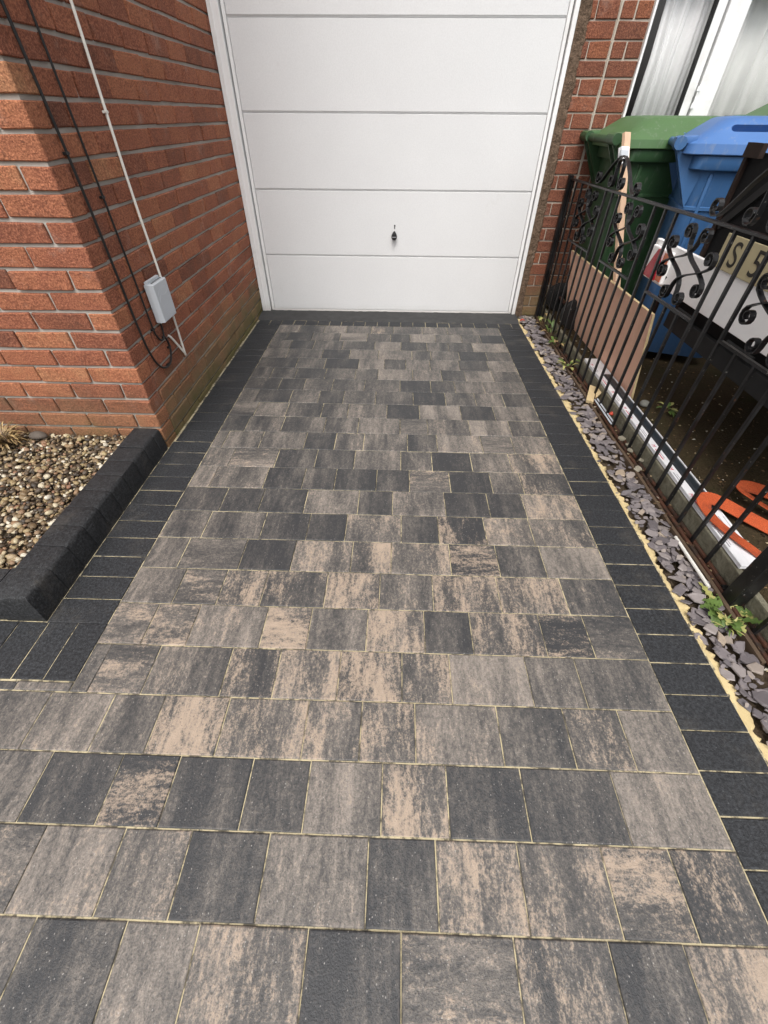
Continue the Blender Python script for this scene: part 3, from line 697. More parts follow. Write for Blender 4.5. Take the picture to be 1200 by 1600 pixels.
# ------------------------------------------------------------------ neighbouring house: brick pier and window
YW = 3.640
nh = thing('neighbour_house', (1.3, YW, 0), 'darker red brick house with white window behind the bins', 'house')
NM = {}
def nbrick(x0, x1, z0, z1, tone):
    key = round(x1-x0, 3)
    if key not in NM: NM[key] = [brick_mesh(x1-x0, .09, z1-z0, M['brick2'], int(key*1e4)+i) for i in range(3)]
    o = bpy.data.objects.new('brick', rb.choice(NM[key])); o.location = ((x0+x1)/2, YW+.045+rb.uniform(-.001,.001), (z0+z1)/2); o['tone'] = tone; o['moss'] = .9 if z0 < .6 else .4
    o.rotation_euler = (0, rb.uniform(-.006,.006), rb.uniform(-.006,.006)); link(o, nh)
HC = .0757
for c in range(24):
    z0 = c*HC+.0045; z1 = z0+HC-.009
    dk = rb.gauss(.46, .15)
    if c % 2 == 0: segs = [(1.0, 1.199), (1.216, 1.384)]
    else: segs = [(1.0, 1.072), (1.081, 1.199), (1.216, 1.288), (1.299, 1.384)]
    for a, b in segs: nbrick(a, b, z0, z1, rb.gauss(.46, .17))
mb = MB(); mb.box(.980, 1.386, YW+.008, YW+.24, -.06, 1.82); mb.build('mortar', M['mortar2'], nh)
mb = MB(); mb.box(1.2045, 1.2105, YW+.0015, YW+.009, 0, 1.82); mb.build('joint_line', M['mortar2'], nh)
mb = MB(); mb.box(1.3865, 5.0, YW+.002, YW+.24, -.06, .98); mb.box(.980, 5.0, YW+.002, YW+.24, 1.8205, 5.4); mb.box(3.2, 5.0, YW+.002, YW+.24, .9805, 1.82); mb.build('upper_wall', M['far'], nh)
# render patch down the jamb, with a broken edge
mb = MB(); N = 230; jr = random.Random(14); L1 = []; e_ = 1.045
for i in range(N+1):
    z = i*1.85/N; e_ += jr.uniform(-.005,.005); e_ += ((1.046 if z > .35 else 1.030)-e_)*.2
    L1.append((e_, z))
from mathutils import noise as mn
NC = 12; mb = MB()
for e, z in L1:
    for k in range(NC+1):
        x = .9752+(e-.9752)*k/NC; v = Vector((x*30, z*22, 2.0))
        d_ = .010+.006*mn.noise(v)+.004*mn.noise(v*3.1)+.003*mn.noise(v*8)
        d_ += .006*min(0, mn.noise(Vector((x*12, z*9, 7.0))))
        if k == NC: d_ = -.008
        elif k == NC-1: d_ *= .6
        mb.v.append((x+.002*mn.noise(v*2), YW-d_, z))
for i_ in range(len(L1)-1):
    for k in range(NC): a_ = i_*(NC+1)+k; mb.f.append((a_, a_+1, a_+NC+2, a_+NC+1))
mb.build('render_jamb', M['render'], nh, smooth=True)
# window: frame, fixed pane at the left, opening casement beside it
wn = MB(); WX0, WX1, WZ0, WZ1 = 1.386, 3.2, 1.02, 1.82; fy = YW+.02
wn.box(WX0, WX0+.014, YW-.010, YW+.10, WZ0, WZ1); wn.box(WX0+.0145, WX1, YW+.012, YW+.10, WZ0, WZ0+.05); wn.box(WX0+.0145, WX1, YW+.012, YW+.10, WZ1-.05, WZ1+.0005)
wn.box(1.735, 1.785, YW+.010, YW+.10, WZ0+.0505, WZ1-.0505); wn.box(WX1-.06, WX1+.0005, YW+.010, YW+.10, WZ0+.0505, WZ1-.0505)
win = wn.build('window', M['upvc'], nh, bevel=.003)
mb = MB(); mb.box(1.793, 1.905, YW-.006, YW+.07, WZ0+.056, WZ1-.056); mb.box(WX1-.15, WX1-.068, YW-.006, YW+.07, WZ0+.056, WZ1-.056); mb.box(1.9055, WX1-.1505, YW-.006, YW+.07, WZ0+.056, WZ0+.12); mb.box(1.9055, WX1-.1505, YW-.006, YW+.07, WZ1-.12, WZ1-.056)
mb.build('casement', M['upvc'], win, bevel=.004)
mb = MB(); mb.box(1.7255, 1.7345, YW+.008, YW+.05, WZ0+.05, WZ1-.05); mb.box(1.786, 1.7925, YW+.03, YW+.06, WZ0+.05, WZ1-.05); mb.build('gasket', M['rubber'], win)
mb = MB(); mb.box(WX0+.0148, 1.7255, YW+.030, YW+.036, WZ0+.0505, WZ1-.0505); mb.build('pane', M['glass'], win)
mb = MB(); mb.box(1.9058, WX1-.1508, YW+.030, YW+.036, WZ0+.1205, WZ1-.1205); mb.build('pane', M['glass'], win)
mb = MB()
for zz in (1.235, 1.31): mb.box(1.780, 1.802, YW-.016, YW-.0062, zz, zz+.022)
mb.box(1.787, 1.794, YW-.014, YW-.0062, 1.2575, 1.3095); mb.build('hinge', M['card'], win)
mb = MB(); mb.box(WX0, WX1, YW+1.2, YW+1.25, .9, 2.2); mb.box(WX0-.05, WX0, YW+.241, YW+1.2, .9, 2.2); mb.box(WX1, WX1+.05, YW+.241, YW+1.2, .9, 2.2); mb.box(WX0, WX1, YW+.241, YW+1.2, .9, .95); mb.build('room', M['room'], nh)
def curtain(x0, x1, y, amp, n, mat, label, grp, seed):
    rr = random.Random(seed); mb = MB(); N = 90; ph = rr.uniform(0, 6)
    for i in range(N+1):
        x = x0+(x1-x0)*i/N; t = i/N
        dy = amp*(abs(math.sin(t*n*3.14+ph))*2.2-1.2+.45*math.sin(t*n*14.7+ph*2))
        for z in (1.03, 1.45, 1.86): mb.v.append((x+.01*math.sin(z*5+t*9), y+dy*(1+.25*math.sin(z*3+t*7)), z))
    for i in range(N):
        for j in range(2): mb.f.append((i*3+j, (i+1)*3+j, (i+1)*3+j+1, i*3+j+1))
    o = mb.build('net_curtain', mat, smooth=True); tag(o, label, 'curtain', grp)
    so = o.modifiers.new('thick', 'SOLIDIFY'); so.thickness = .0015
curtain(1.49, 1.80, YW+.12, .011, 4.0, M['net'], 'sheer white net curtain behind the narrow fixed pane', 'net curtains in the neighbouring window', 4)
curtain(1.80, 3.1, YW+.12, .016, 9, M['net2'], 'cream white pleated net curtain behind the opening casement', 'net curtains in the neighbouring window', 9)

# ------------------------------------------------------------------ iron railing
XF = 1.155
fence = thing('iron_railing', (XF, 2.2, 0), 'black wrought iron railing with scrollwork along the slate strip', 'railing')
def railz(y): return .893+(3.6-y)*.016
def subz(y): return .590+(3.6-y)*.015
mb = MB(); mb.obox((XF, 2.265, railz(2.265)), (.008, 0, 0), (0, 1.365, -.0218), (0, .0001, .0055)); mb.build('top_rail', M['iron'], fence, bevel=.0015, seg=1)
def bar(y, z0, z1, h=.0055):
    mb = MB(); wob = random.uniform(-.002,.002)
    mb.loft([[(XF-h+o_, y-h+w_, z), (XF+h+o_, y-h+w_, z), (XF+h+o_, y+h+w_, z), (XF-h+o_, y+h+w_, z)] for z, o_, w_ in ((z0, 0, 0), ((z0+z1)/2, wob, -wob), (z1, 0, 0))]); mb.build('bar', M['iron'], fence)
def spiral(c, r, a0, sg, turns=1.35, n=16):          # from outside to inside
    out = []
    for k in range(n+1):
        t = k/n; a = a0+sg*t*turns*2*math.pi; rr = r*(1-.68*t); out.append((c[0]+math.cos(a)*rr, c[1]+math.sin(a)*rr))
    return out
def bez(a, b, c, d_, n=12):
    return [tuple(a[i]*(1-t)**3+3*b[i]*t*(1-t)**2+3*c[i]*t*t*(1-t)+d_[i]*t**3 for i in (0, 1)) for t in [k/n for k in range(1, n)]]
def scroll(cy, base, pts2, su=1, fv=None, off=0.0):
    out = []
    for u, v in pts2:
        if fv is not None: v = fv-v
        out.append((XF+off, cy+u*su, base+v))
    mb = MB(); mb.strap(out, (.0095, 0, 0), .0042); mb.build('scroll', M['iron'], fence)
def s_path():
    c1, c2, r1, r2_ = (-.052, .256), (.150, .100), .030, .031
    a = spiral(c1, r1, 0, 1)[::-1]; a2 = R(52); p1 = (c1[0]+r1, c1[1]); p2 = (c2[0]+r2_*math.cos(a2), c2[1]+r2_*math.sin(a2))
    b = bez(p1, (p1[0], p1[1]-.095), (p2[0]-.085, p2[1]+.055), p2)
    return a+b+spiral(c2, r2_, a2, -1)
SP = s_path()
centres = [3.155, 2.543, 1.931, 1.319]
for c in centres:
    base = subz(c)
    for su in (1, -1):
        scroll(c, base, SP, su, None, .0035*su); scroll(c, base, SP, su, .300, .0035*su)
    mb = MB(); mb.obox((XF, c, base), (.006, 0, 0), (0, .203, -.003), (0, 0, .005)); mb.build('sub_rail', M['iron'], fence)
    for k in (-1, 0, 1): bar(c+k*.102, .015, base-.005)
    for k in (-2, 2): bar(c+k*.103, .015, railz(c+k*.103)-.004)
for a, b in zip(centres[:-1], centres[1:]): bar((a+b)/2, .015, railz((a+b)/2)-.004)
for y in (1.01,): bar(y, .015, railz(y)-.004)
for y in (3.475, 3.555): bar(y, .015, railz(y)-.004)
for cc, ap in ((2.849, 1.050), (1.625, 1.115)):
    base = railz(cc)+.0055
    for su in (1, -1):
        c1 = (.268, .034); r1 = .031
        A_ = spiral(c1, r1, -math.pi/2-.5, 1, 1.3)[::-1]     # outer curl sits on the rail
        p1 = A_[-1]; h = ap-base
        p2 = (.018, h)
        pts = A_+bez(p1, (p1[0]-.05, p1[1]+.0), (p2[0]+.10, p2[1]-.02), p2)+[p2, (.006, h-.004)]
        scroll(cc, base, pts, su, None, .002*su)
        c2 = (.062, .036); D_ = spiral(c2, .031, math.pi, 1, 1.35)
        q1 = (.010, h-.012)
        pts = [q1]+bez(q1, (.045, h-.03), (c2[0]-.034, c2[1]+.05), D_[0])+D_
        scroll(cc, base, pts, su, None, -.002*su)
mb = MB(); mb.box(XF-.020, XF+.010, 3.590, 3.622, -.03, .912); mb.build('post', M['iron'], fence, bevel=.002, seg=1)
mb = MB(); mb.box(XF-.026, XF+.024, .815, .865, -.05, .985); mb.build('post', M['iron'], fence, bevel=.003, seg=1)
mb = MB(); mb.box(XF-.010, XF+.010, .8655, .898, .008, .030); mb.build('bracket', M['iron'], fence)
for dx in (-.012, .012):
    mb = MB(); mb.tube([(XF+dx, .868, .016), (XF+dx+.001, 1.6, .010), (XF+dx, 2.4, .014), (XF+dx, 3.59, .012)], .0085, 8); mb.build('bottom_rail', M['rust'], fence, smooth=True)
# the next panel of the railing, mostly out of the frame
for k in range(5): bar(.72-.102*k, .015, .60)
for dx in (-.012, .012):
    mb = MB(); mb.tube([(XF+dx, .812, .016), (XF+dx, .2, .014)], .0085, 8); mb.build('bottom_rail', M['rust'], fence, smooth=True)
mb = MB(); mb.obox((XF, .50, .605), (.006, 0, 0), (0, .31, 0), (0, 0, .005)); mb.build('sub_rail', M['iron'], fence)

# ------------------------------------------------------------------ wheelie bins
def rrect(cx, cy, hx_, hy_, r, z, n=4):
    out = []
    for sx, sy, a0 in ((1,1,0),(-1,1,90),(-1,-1,180),(1,-1,270)):
        for k in range(n+1):
            a = R(a0+90*k/n); out.append((cx+sx*(hx_-r)+math.cos(a)*r, cy+sy*(hy_-r)+math.sin(a)*r, z))
    return out
def make_bin(name, loc, rz, body_m, lid_m, label, group, slot=False):
    # local: hinge side at x=0 facing -x, front towards +x, width along y; z 0 at the ground
    t = bpy.data.objects.new(name, None); t.location = loc; t.rotation_euler = (0, 0, rz); t.scale = (1, 1, .977); COL.objects.link(t); tag(t, label, 'bin', group)
    def part(mb, nm, mat, **kw):
        o = bpy.data.objects.new(nm, mb.mesh(nm, mat, **kw)); COL.objects.link(o); o.parent = t; return o
    mb = MB()
    mb.loft([rrect(.36, 0, .225, .205, .05, .05), rrect(.375, 0, .245, .225, .05, .40), rrect(.395, 0, .285, .262, .05, .985), rrect(.395, 0, .288, .265, .05, 1.0)], cap1=False)
    b = part(mb, 'body', body_m, smooth=True)
    mb = MB(); mb.loft([rrect(.40, 0, .318, .288, .055, .955), rrect(.40, 0, .322, .292, .055, .960), rrect(.40, 0, .322, .292, .055, 1.008), rrect(.40, 0, .30, .27, .05, 1.010)], cap0=True, cap1=True)
    part(mb, 'rim', body_m, smooth=True)
    for xr in (.19, .60):                         # moulded ribs down both flanks and a seam band
        for sg in (-1, 1):
            mb = MB(); mb.loft([[(xr-.012+k_*(xr-.4)*.12, sg*(w_-.004), z_), (xr+.012+k_*(xr-.4)*.12, sg*(w_-.004), z_), (xr+.007+k_*(xr-.4)*.12, sg*(w_+.007), z_), (xr-.007+k_*(xr-.4)*.12, sg*(w_+.007), z_)] for z_, w_, k_ in ((.10, .2075, -1), (.40, .2255, -.5), (.94, .2595, 0))]); part(mb, 'rib', body_m, bevel=.002, smooth=True)
    mb = MB(); mb.loft([rrect(.3885, 0, .274, .252, .05, .790), rrect(.3885, 0, .279, .257, .05, .793), rrect(.3885, 0, .279, .257, .05, .806), rrect(.3885, 0, .275, .253, .05, .809)]); part(mb, 'seam_band', body_m, smooth=True)
    # hinge tube, brackets and handle webs on the hinge side
    mb = MB(); mb.tube([(.005, -.285, 1.052), (.005, -.17, 1.052)], .026, 14); mb.tube([(.005, .17, 1.052), (.005, .285, 1.052)], .026, 14); mb.tube([(.012, -.17, 1.048), (.012, .17, 1.048)], .018, 12)
    part(mb, 'handle', body_m, smooth=True)
    for yy in (-.245, -.175, .175, .245):
        mb = MB(); mb.add([(.0,yy-.008,1.03),(.0,yy+.008,1.03),(.15,yy+.008,.99),(.15,yy-.008,.99),(.13,yy-.008,.80),(.13,yy+.008,.80)], [(0,1,2,3),(0,3,4),(1,5,2),(3,2,5,4),(0,4,5,1)]); part(mb, 'bracket', body_m)
    # lid: sloping flanks rising to a raised top
    mb = MB()
    mb.loft([rrect(.385, 0, .352, .303, .05, 1.012), rrect(.385, 0, .356, .306, .05, 1.016), rrect(.385, 0, .352, .302, .05, 1.052), rrect(.40, 0, .315, .262, .06, 1.085), rrect(.41, 0, .255, .195, .07, 1.138), rrect(.41, 0, .235, .175, .07, 1.145), rrect(.41, 0, .18, .12, .06, 1.149)])
    lid = part(mb, 'lid', lid_m, smooth=True)
    for yy in (-.23, .23):
        mb = MB(); mb.obox((.028, yy*1.0, 1.064), (.045, 0, .004), (0, .045, 0), (-.001, 0, .014)); o = part(mb, 'hinge_lug', lid_m, bevel=.006, smooth=True); o.parent = lid
    if slot:                                    # long finger grip sunk into the flank of the lid
        out = []
        for k in range(24):
            a = 2*math.pi*k/24; ux = math.cos(a); uz = math.sin(a)
            out.append(Vector((.385+(.17 if ux > 0 else -.17)+ux*.020, -.232+uz*.020*.78, 1.104+uz*.020*.62)))
        nrm = Vector((0, -.62, .78)); mb = MB(); mb.loft([[q+nrm*.04 for q in out], [q-nrm*.030 for q in out]])
        co = bpy.data.objects.new('cutter_tmp', mb.mesh('cutter_tmp', None)); COL.objects.link(co)
        tmp = bpy.data.objects.new('lid_tmp', lid.data); COL.objects.link(tmp)
        bo = tmp.modifiers.new('cut', 'BOOLEAN'); bo.operation = 'DIFFERENCE'; bo.object = co; bo.solver = 'EXACT'
        dg = bpy.context.evaluated_depsgraph_get(); dg.update()
        me = bpy.data.meshes.new_from_object(tmp.evaluated_get(dg)); bpy.data.objects.remove(tmp); bpy.data.objects.remove(co)
        me.set_sharp_from_angle(angle=R(40)); lid.data = me
    for yy in (-.20, .20):
        mb = MB(); mb.tube([(.10, yy-.025, .10), (.10, yy+.025, .10)], .10, 24); wo = part(mb, 'wheel', M['rubber'], smooth=True, bevel=.008)
        mb = MB(); mb.tube([(.10, yy-.028, .10), (.10, yy+.028, .10)], .05, 16); o = part(mb, 'hub', M['blackplastic']); o.parent = wo
    mb = MB(); mb.tube([(.10, -.19, .10), (.10, .19, .10)], .012, 10); part(mb, 'axle', M['rust'])
    return t
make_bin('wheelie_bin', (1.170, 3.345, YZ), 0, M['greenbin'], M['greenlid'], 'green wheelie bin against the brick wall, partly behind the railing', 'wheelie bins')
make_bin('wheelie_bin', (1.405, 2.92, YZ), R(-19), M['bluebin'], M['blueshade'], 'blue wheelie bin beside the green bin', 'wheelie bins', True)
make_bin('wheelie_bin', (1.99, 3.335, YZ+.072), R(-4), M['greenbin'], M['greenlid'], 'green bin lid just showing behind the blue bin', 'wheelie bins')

# ------------------------------------------------------------------ trailer and its light board
XT = 1.385
tr = thing('trailer', (2.2, 1.6, YZ), 'scratched black box trailer parked behind the railing', 'trailer')
mb = MB(); mb.box(XT, XT+.014, .98, 2.20, .50, 1.10); mb.build('tailboard', M['trailer'], tr, bevel=.003)
mb = MB(); mb.box(XT+.0145, XT+1.7, 2.186, 2.20, .50, 1.08); mb.build('side_panel', M['trailer'], tr)
mb = MB(); mb.box(XT+.0145, XT+1.7, .98, .994, .50, 1.08); mb.build('side_panel', M['trailer'], tr)
mb = MB(); mb.box(XT+.015, XT+1.7, .995, 2.185, .49, .51); mb.build('floor_panel', M['trailer'], tr)
mb = MB(); mb.box(XT+1.7005, XT+1.715, .98, 2.20, .50, 1.08); mb.build('front_panel', M['trailer'], tr)
mb = MB(); mb.box(XT-.012, XT+.03, 2.2005, 2.222, .44, 1.12); mb.build('corner_post', M['darkrust'], tr, bevel=.002)
mb = MB(); mb.obox((XT-.012, 2.17, 1.105), (.010, 0, 0), (0, .05, 0), (0, 0, .022)); mb.build('corner_bracket', M['darkrust'], tr)
mb = MB(); mb.obox((XT-.006, 1.98, .98), (.005, 0, 0), (0, .02*1.0, -.0), (0, 0, .0), ) if 0 else None
mb = MB(); mb.strap([(XT-.006, 2.185, .86), (XT-.006, 1.90, 1.10)], (.006, 0, 0), .03); mb.build('brace', M['trailer2'], tr)
mb = MB(); mb.box(XT-.02, XT+.05, .96, 2.24, .425, .4995); mb.build('rear_beam', M['trailer2'], tr, bevel=.004)
mb = MB(); mb.tube([(XT-.028, 2.16, .53), (XT-.028, 2.03, .53), (XT-.028, 2.02, .50)], .007, 8); mb.build('latch', M['trailer2'], tr)
mb = MB(); mb.tube([(XT-.028, 1.75, .535), (XT-.028, 1.58, .535)], .007, 8); mb.build('latch', M['trailer2'], tr)
mb = MB(); mb.tube([(XT-.03, 2.36, .62), (XT+.02, 2.43, .36)], .010, 8); mb.build('stay', M['darkrust'], tr)
for yy in (.90, 2.27):
    mb = MB(); mb.tube([(XT+.95, yy-.06, YZ+.25), (XT+.95, yy+.06, YZ+.25)], .25, 28); wh = mb.build('wheel', M['rubber'], tr, bevel=.02, smooth=True)
    mb = MB(); mb.tube([(XT+.95, yy-.064, YZ+.25), (XT+.95, yy+.064, YZ+.25)], .14, 20); mb.build('rim', M['trailer2'], wh)
mb = MB(); mb.tube([(XT+.95, .9, YZ+.25), (XT+.95, 2.27, YZ+.25)], .025, 10); mb.build('axle', M['trailer2'], tr)
mb = MB(); mb.box(XT+1.716, XT+2.7, 1.55, 1.63, .44, .50); mb.build('drawbar', M['trailer'], tr)
lb = thing('lighting_board', (XT-.03, 1.9, .6), 'white trailer lighting board with red lamp and number plate hung on the tailboard', 'lighting board')
mb = MB(); mb.box(XT-.036, XT-.014, 1.30, 2.585, .567, .742); mb.build('board', M['board'], lb, bevel=.003)
mb = MB(); mb.box(XT-.058, XT-.0365, 2.36, 2.56, .580, .720); lens = mb.build('lamp', M['board'], lb, bevel=.006)
mb = MB(); mb.loft([[(xq, yq, zq) for yq, zq in ((2.55,.588),(2.42,.586),(2.425,.66),(2.445,.714),(2.475,.716))] for xq in (XT-.068, XT-.0585)]); mb.build('reflector', M['redlens'], lens)
mb = MB(); mb.box(XT-.061, XT-.0585, 2.365, 2.415, .59, .71); mb.build('indicator_lens', M['amberlens'], lens)
mb = MB(); mb.box(XT-.041, XT-.0365, 1.55, 2.045, .738, .858); np_ = mb.build('number_plate', M['plate'], lb, bevel=.002)
def text_mesh(txt, size, name, mat, mtx, parent, ext=.0006):
    cu = bpy.data.curves.new(name, 'FONT'); cu.body = txt; cu.size = size; cu.extrude = ext
    ob = bpy.data.objects.new(name+'_tmp', cu); COL.objects.link(ob); dg = bpy.context.evaluated_depsgraph_get(); dg.update()
    me = bpy.data.meshes.new_from_object(ob.evaluated_get(dg)); bpy.data.objects.remove(ob); me.transform(mtx); me.materials.clear(); me.materials.append(mat); me.name = name
    o = bpy.data.objects.new(name, me); return link(o, parent)
# writing faces -x and reads from the far side (larger y) to the near side
def facing(x, y, z): return Matrix.Translation((x, y, z)) @ Matrix(((0,0,-1,0),(-1,0,0,0),(0,1,0,0),(0,0,0,1)))
text_mesh('S', .125, 'lettering', M['ink'], facing(XT-.0418, 1.975, .757), np_)
text_mesh('5', .125, 'lettering', M['ink'], facing(XT-.0418, 1.835, .757), np_)

# ------------------------------------------------------------------ plywood, stake, wrapped trim, strap
def dirbox(name, mat, c0, along, up, th, label, cat):
    pass
P0, P1 = Vector((1.292, 2.10, YZ+.002)), Vector((1.292, 3.36, YZ+.002)); lean = Vector((-.088, 0, .445)); nn = lean.cross(Vector((0,1,0))).normalized()*.006
ply = thing('plywood_sheet', (1.29, 2.7, YZ), 'pinkish plywood offcut leaning on the back of the railing', 'plywood')
mb = MB(); mb.loft([[P0+nn+Vector((0,.0,0)), P1+nn, P1+lean+nn, P0+lean+nn+Vector((0,-.02,0))], [P0-nn, P1-nn, P1+lean-nn, P0+lean-nn+Vector((0,-.02,0))]]); mb.build('face_veneer', M['ply'], ply)
lu = lean.normalized()*.0015
mb = MB(); mb.add([P0+lean+nn+lu+Vector((0,-.02,0)), P1+lean+nn+lu, P1+lean-nn+lu, P0+lean-nn+lu+Vector((0,-.02,0))], [(0,1,2,3)]); e0 = Vector((0,-.002,0))
mb.add([P0+nn+e0, P0-nn+e0, P0+lean-nn+e0*1.2+Vector((0,-.02,0)), P0+lean+nn+e0*1.2+Vector((0,-.02,0))], [(0,1,2,3)]); mb.build('raw_edge', M['plyedge'], ply)
st = thing('timber_stake', (1.25, 2.6, YZ), 'raw pine batten propped between the railing and the green bin', 'batten')
A0, A1 = Vector((1.330, 2.62, .22)), Vector((1.196, 3.015, 1.135)); ax = (A1-A0)/2; sd = ax.cross(Vector((1,-.3,0))).normalized()
side = Vector((.42,-.9,0)).cross(ax).normalized()
mb = MB(); mb.obox((A0+A1)/2, ax, side*.021, side.cross(ax).normalized()*.010); mb.build('batten', M['timber'], st, bevel=.0015, seg=1)
tp = A1-ax.normalized()*.10
mb = MB(); mb.obox(tp+side*.004+Vector((-.012,-.016,0)), ax.normalized()*.038, side*.028, side.cross(ax).normalized()*.012); cl = mb.build('plastic_clip', M['card'], st, bevel=.003)
mb = MB(); mb.obox(tp+side*.004+Vector((-.019,-.0285,.012)), ax.normalized()*.012, side*.026, side.cross(ax).normalized()*.005); mb.build('clip_plate', M['greybox'], cl)
# wrapped trim along the fence
pk = thing('packaged_trim', (1.23, 1.75, YZ), 'long anthracite trim in printed white packaging lying behind the railing', 'packaging')
mb = MB(); mb.box(1.1885, 1.274, .925, 2.585, YZ+.003, .0902); mb.box(1.1885, 1.2225, .925, 2.585, .0905, .1005); mb.box(1.2685, 1.274, 1.26, 2.585, .0905, .103); mb.box(1.2230, 1.274, .915, 1.21, .0905, .098); mb.box(1.2230, 1.2680, 2.36, 2.586, .0905, .099)
mb.build('white_sleeve', M['card'], pk, bevel=.0015, seg=1)
mb = MB(); mb.loft([[(1.2232, yy, .0906), (1.2678, yy, .0906), (1.2678, yy, .099), (1.258, yy, .104), (1.233, yy, .104), (1.2232, yy, .099)] for yy in (1.212, 2.358)]); mb.build('trim_profile', M['anthracite'], pk)
up_m = lambda x, y, z: Matrix.Translation((x, y, z)) @ Matrix.Rotation(-math.pi/2, 4, 'Z')
yy = 2.50; i = 0
while yy > .98:
    text_mesh('M', .024, 'lettering', M['redprint'], up_m(1.193, yy, .1010), pk, .0002)
    mb = MB(); mb.box(1.195, 1.199, yy-.115, yy-.035, .1008, .1012); mb.build('print_line', M['redprint'] if i % 2 else M['greyprint'], pk)
    mb = MB(); mb.box(1.205, 1.2075, yy-.105, yy-.045, .1008, .1012); mb.build('print_line', M['greyprint'], pk)
    yy -= .172; i += 1
mb = MB(); mb.strap([(1.262, 1.17, .0985), (1.258, 1.0, .0985)], (.0006, 0, 0), .0006); mb.box(1.243, 1.245, 1.0, 1.17, .0982, .0987); mb.build('fold_line', M['greyprint'], pk)
# orange ratchet strap: flat webbing folded over itself
sp_ = thing('ratchet_strap', (1.35, 1.15, YZ), 'orange ratchet strap webbing heaped on the wrapped trim', 'strap')
def webbing(pts, width, name='webbing'):
    P = spline(pts, 7); mb = MB(); b = 0; n = len(P)
    for i, p in enumerate(P):
        t = (P[min(i+1, n-1)]-P[max(i-1, 0)]).normalized(); W = Vector((t.y, -t.x, width)); wv = (W-t*W.dot(t)).normalized()*.029; nv = t.cross(wv).normalized()*.0014
        mb.v += [tuple(p-wv-nv), tuple(p+wv-nv), tuple(p+wv+nv), tuple(p-wv+nv)]
    for i in range(n-1):
        for k in range(4): mb.f.append((i*4+k, i*4+(k+1)%4, (i+1)*4+(k+1)%4, (i+1)*4+k))
    mb.f.append((3,2,1,0)); e = 4*(n-1); mb.f.append((e,e+1,e+2,e+3)); mb.build(name, M['strap'], sp_, smooth=True)
webbing([(1.50,1.04,.088), (1.42,1.10,.094), (1.34,1.165,.108), (1.268,1.222,.124), (1.222,1.236,.130), (1.196,1.205,.124), (1.204,1.145,.112), (1.232,1.07,.106), (1.268,1.0,.102), (1.30,.95,.092)], .25)
webbing([(1.62,1.06,.090), (1.53,1.12,.098), (1.455,1.19,.112), (1.405,1.245,.126), (1.385,1.285,.132), (1.415,1.315,.128), (1.47,1.312,.118), (1.56,1.275,.100), (1.68,1.20,.088)], -.35)
webbing([(1.34,.975,.089), (1.40,1.0,.090), (1.47,1.03,.089), (1.55,1.04,.092)], .1)

# ------------------------------------------------------------------ cables and junction box on the side wall
XS = WL+.004
def cable(name, pts, r, mat, label, cat, clips=()):
    root = thing(name, pts[-1], label, cat)
    mb = MB(); mb.tube(spline(pts, 6), r, 7); mb.build('sheath', mat, root, smooth=True)
    for c in clips:
        mb = MB(); mb.box(c[0]-.004, c[0]+r*2.1, c[1]-.010, c[1]+.010, c[2]-.004, c[2]+.004); mb.build('clip', mat, root, bevel=.001, seg=1)
cable('black_cable', [(XS+.004,1.745,1.75), (XS+.004,1.763,1.42), (XS+.006,1.785,1.05), (XS+.004,1.797,.70), (XS+.005,1.800,.50), (XS+.006,1.815,.40), (XS+.006,1.85,.338), (XS+.006,1.905,.310), (XS+.006,1.955,.318), (XS+.006,1.985,.352), (XS+.006,1.992,.392), (XS+.008,1.975,.425), (XS+.004,1.962,.430)], .0048, M['cable'],
      'thicker black cable nearest the wall corner, looping up at its foot', 'cable', [(XS,1.930,.311),(XS,1.99,.372),(XS,1.782,1.10)])
cable('black_cable', [(XS+.004,1.87,1.75), (XS+.004,1.885,1.435), (XS+.006,1.896,1.0), (XS+.004,1.905,.70), (XS+.005,1.906,.50), (XS+.006,1.915,.452), (XS+.006,1.940,.425), (XS+.007,1.966,.428), (XS+.008,1.978,.462), (XS+.010,1.975,.505)], .0040, M['cable'],
      'thinner black cable running down into the grey junction box', 'cable', [(XS,1.906,.485),(XS,1.897,.97)])
cable('white_cable', [(XS+.006,2.135,1.80), (XS+.006,2.133,1.467), (XS+.008,2.112,1.0), (XS+.014,2.109,.66), (XS+.012,2.110,.47), (XS+.008,2.113,.30), (XS+.010,2.108,.292), (XS+.008,2.080,.335), (XS+.004,2.035,.402), (XS-.006,2.028,.414)], .0052, M['whitecable'],
      'white cable with its end folded back into the wall', 'cable', [(XS,2.106,.50),(XS,2.122,1.2)])
jb = thing('junction_box', (XS, 2.03, .5), 'grey junction box on the side wall beside the cables', 'junction box')
mb = MB(); mb.loft([[(XS+.002+dx, 2.026+sy*(.068-q), .575+sz*(.080-q)) for sy, sz in ((-1,-1),(1,-1),(1,1),(-1,1))] for dx, q in ((0, .002), (.020, .0), (.040, .002), (.042, .004))]); bx_ = mb.build('cover', M['greybox'], jb, bevel=.001, seg=1)
mb = MB(); mb.box(XS+.004, XS+.018, 1.967, 2.085, .6552, .6640); mb.build('ridge', M['greybox'], jb)
mb = MB()
for k in range(6): mb.box(XS+.022, XS+.030, 1.985+k*.017, 1.993+k*.017, .6546, .6562)
mb.build('vent_slots', M['vent'], jb)
mb = MB()
for k in range(6): mb.tube([(XS+.0435, 1.985, .520+k*.008), (XS+.0435, 2.03, .519+k*.008), (XS+.0435, 2.08, .520+k*.008)], .0011, 5)
mb.tube(spline([(XS+.0435, 1.975, .580), (XS+.0435, 2.0, .603), (XS+.0435, 2.04, .598), (XS+.0435, 2.085, .612)], 5), .0012, 5)
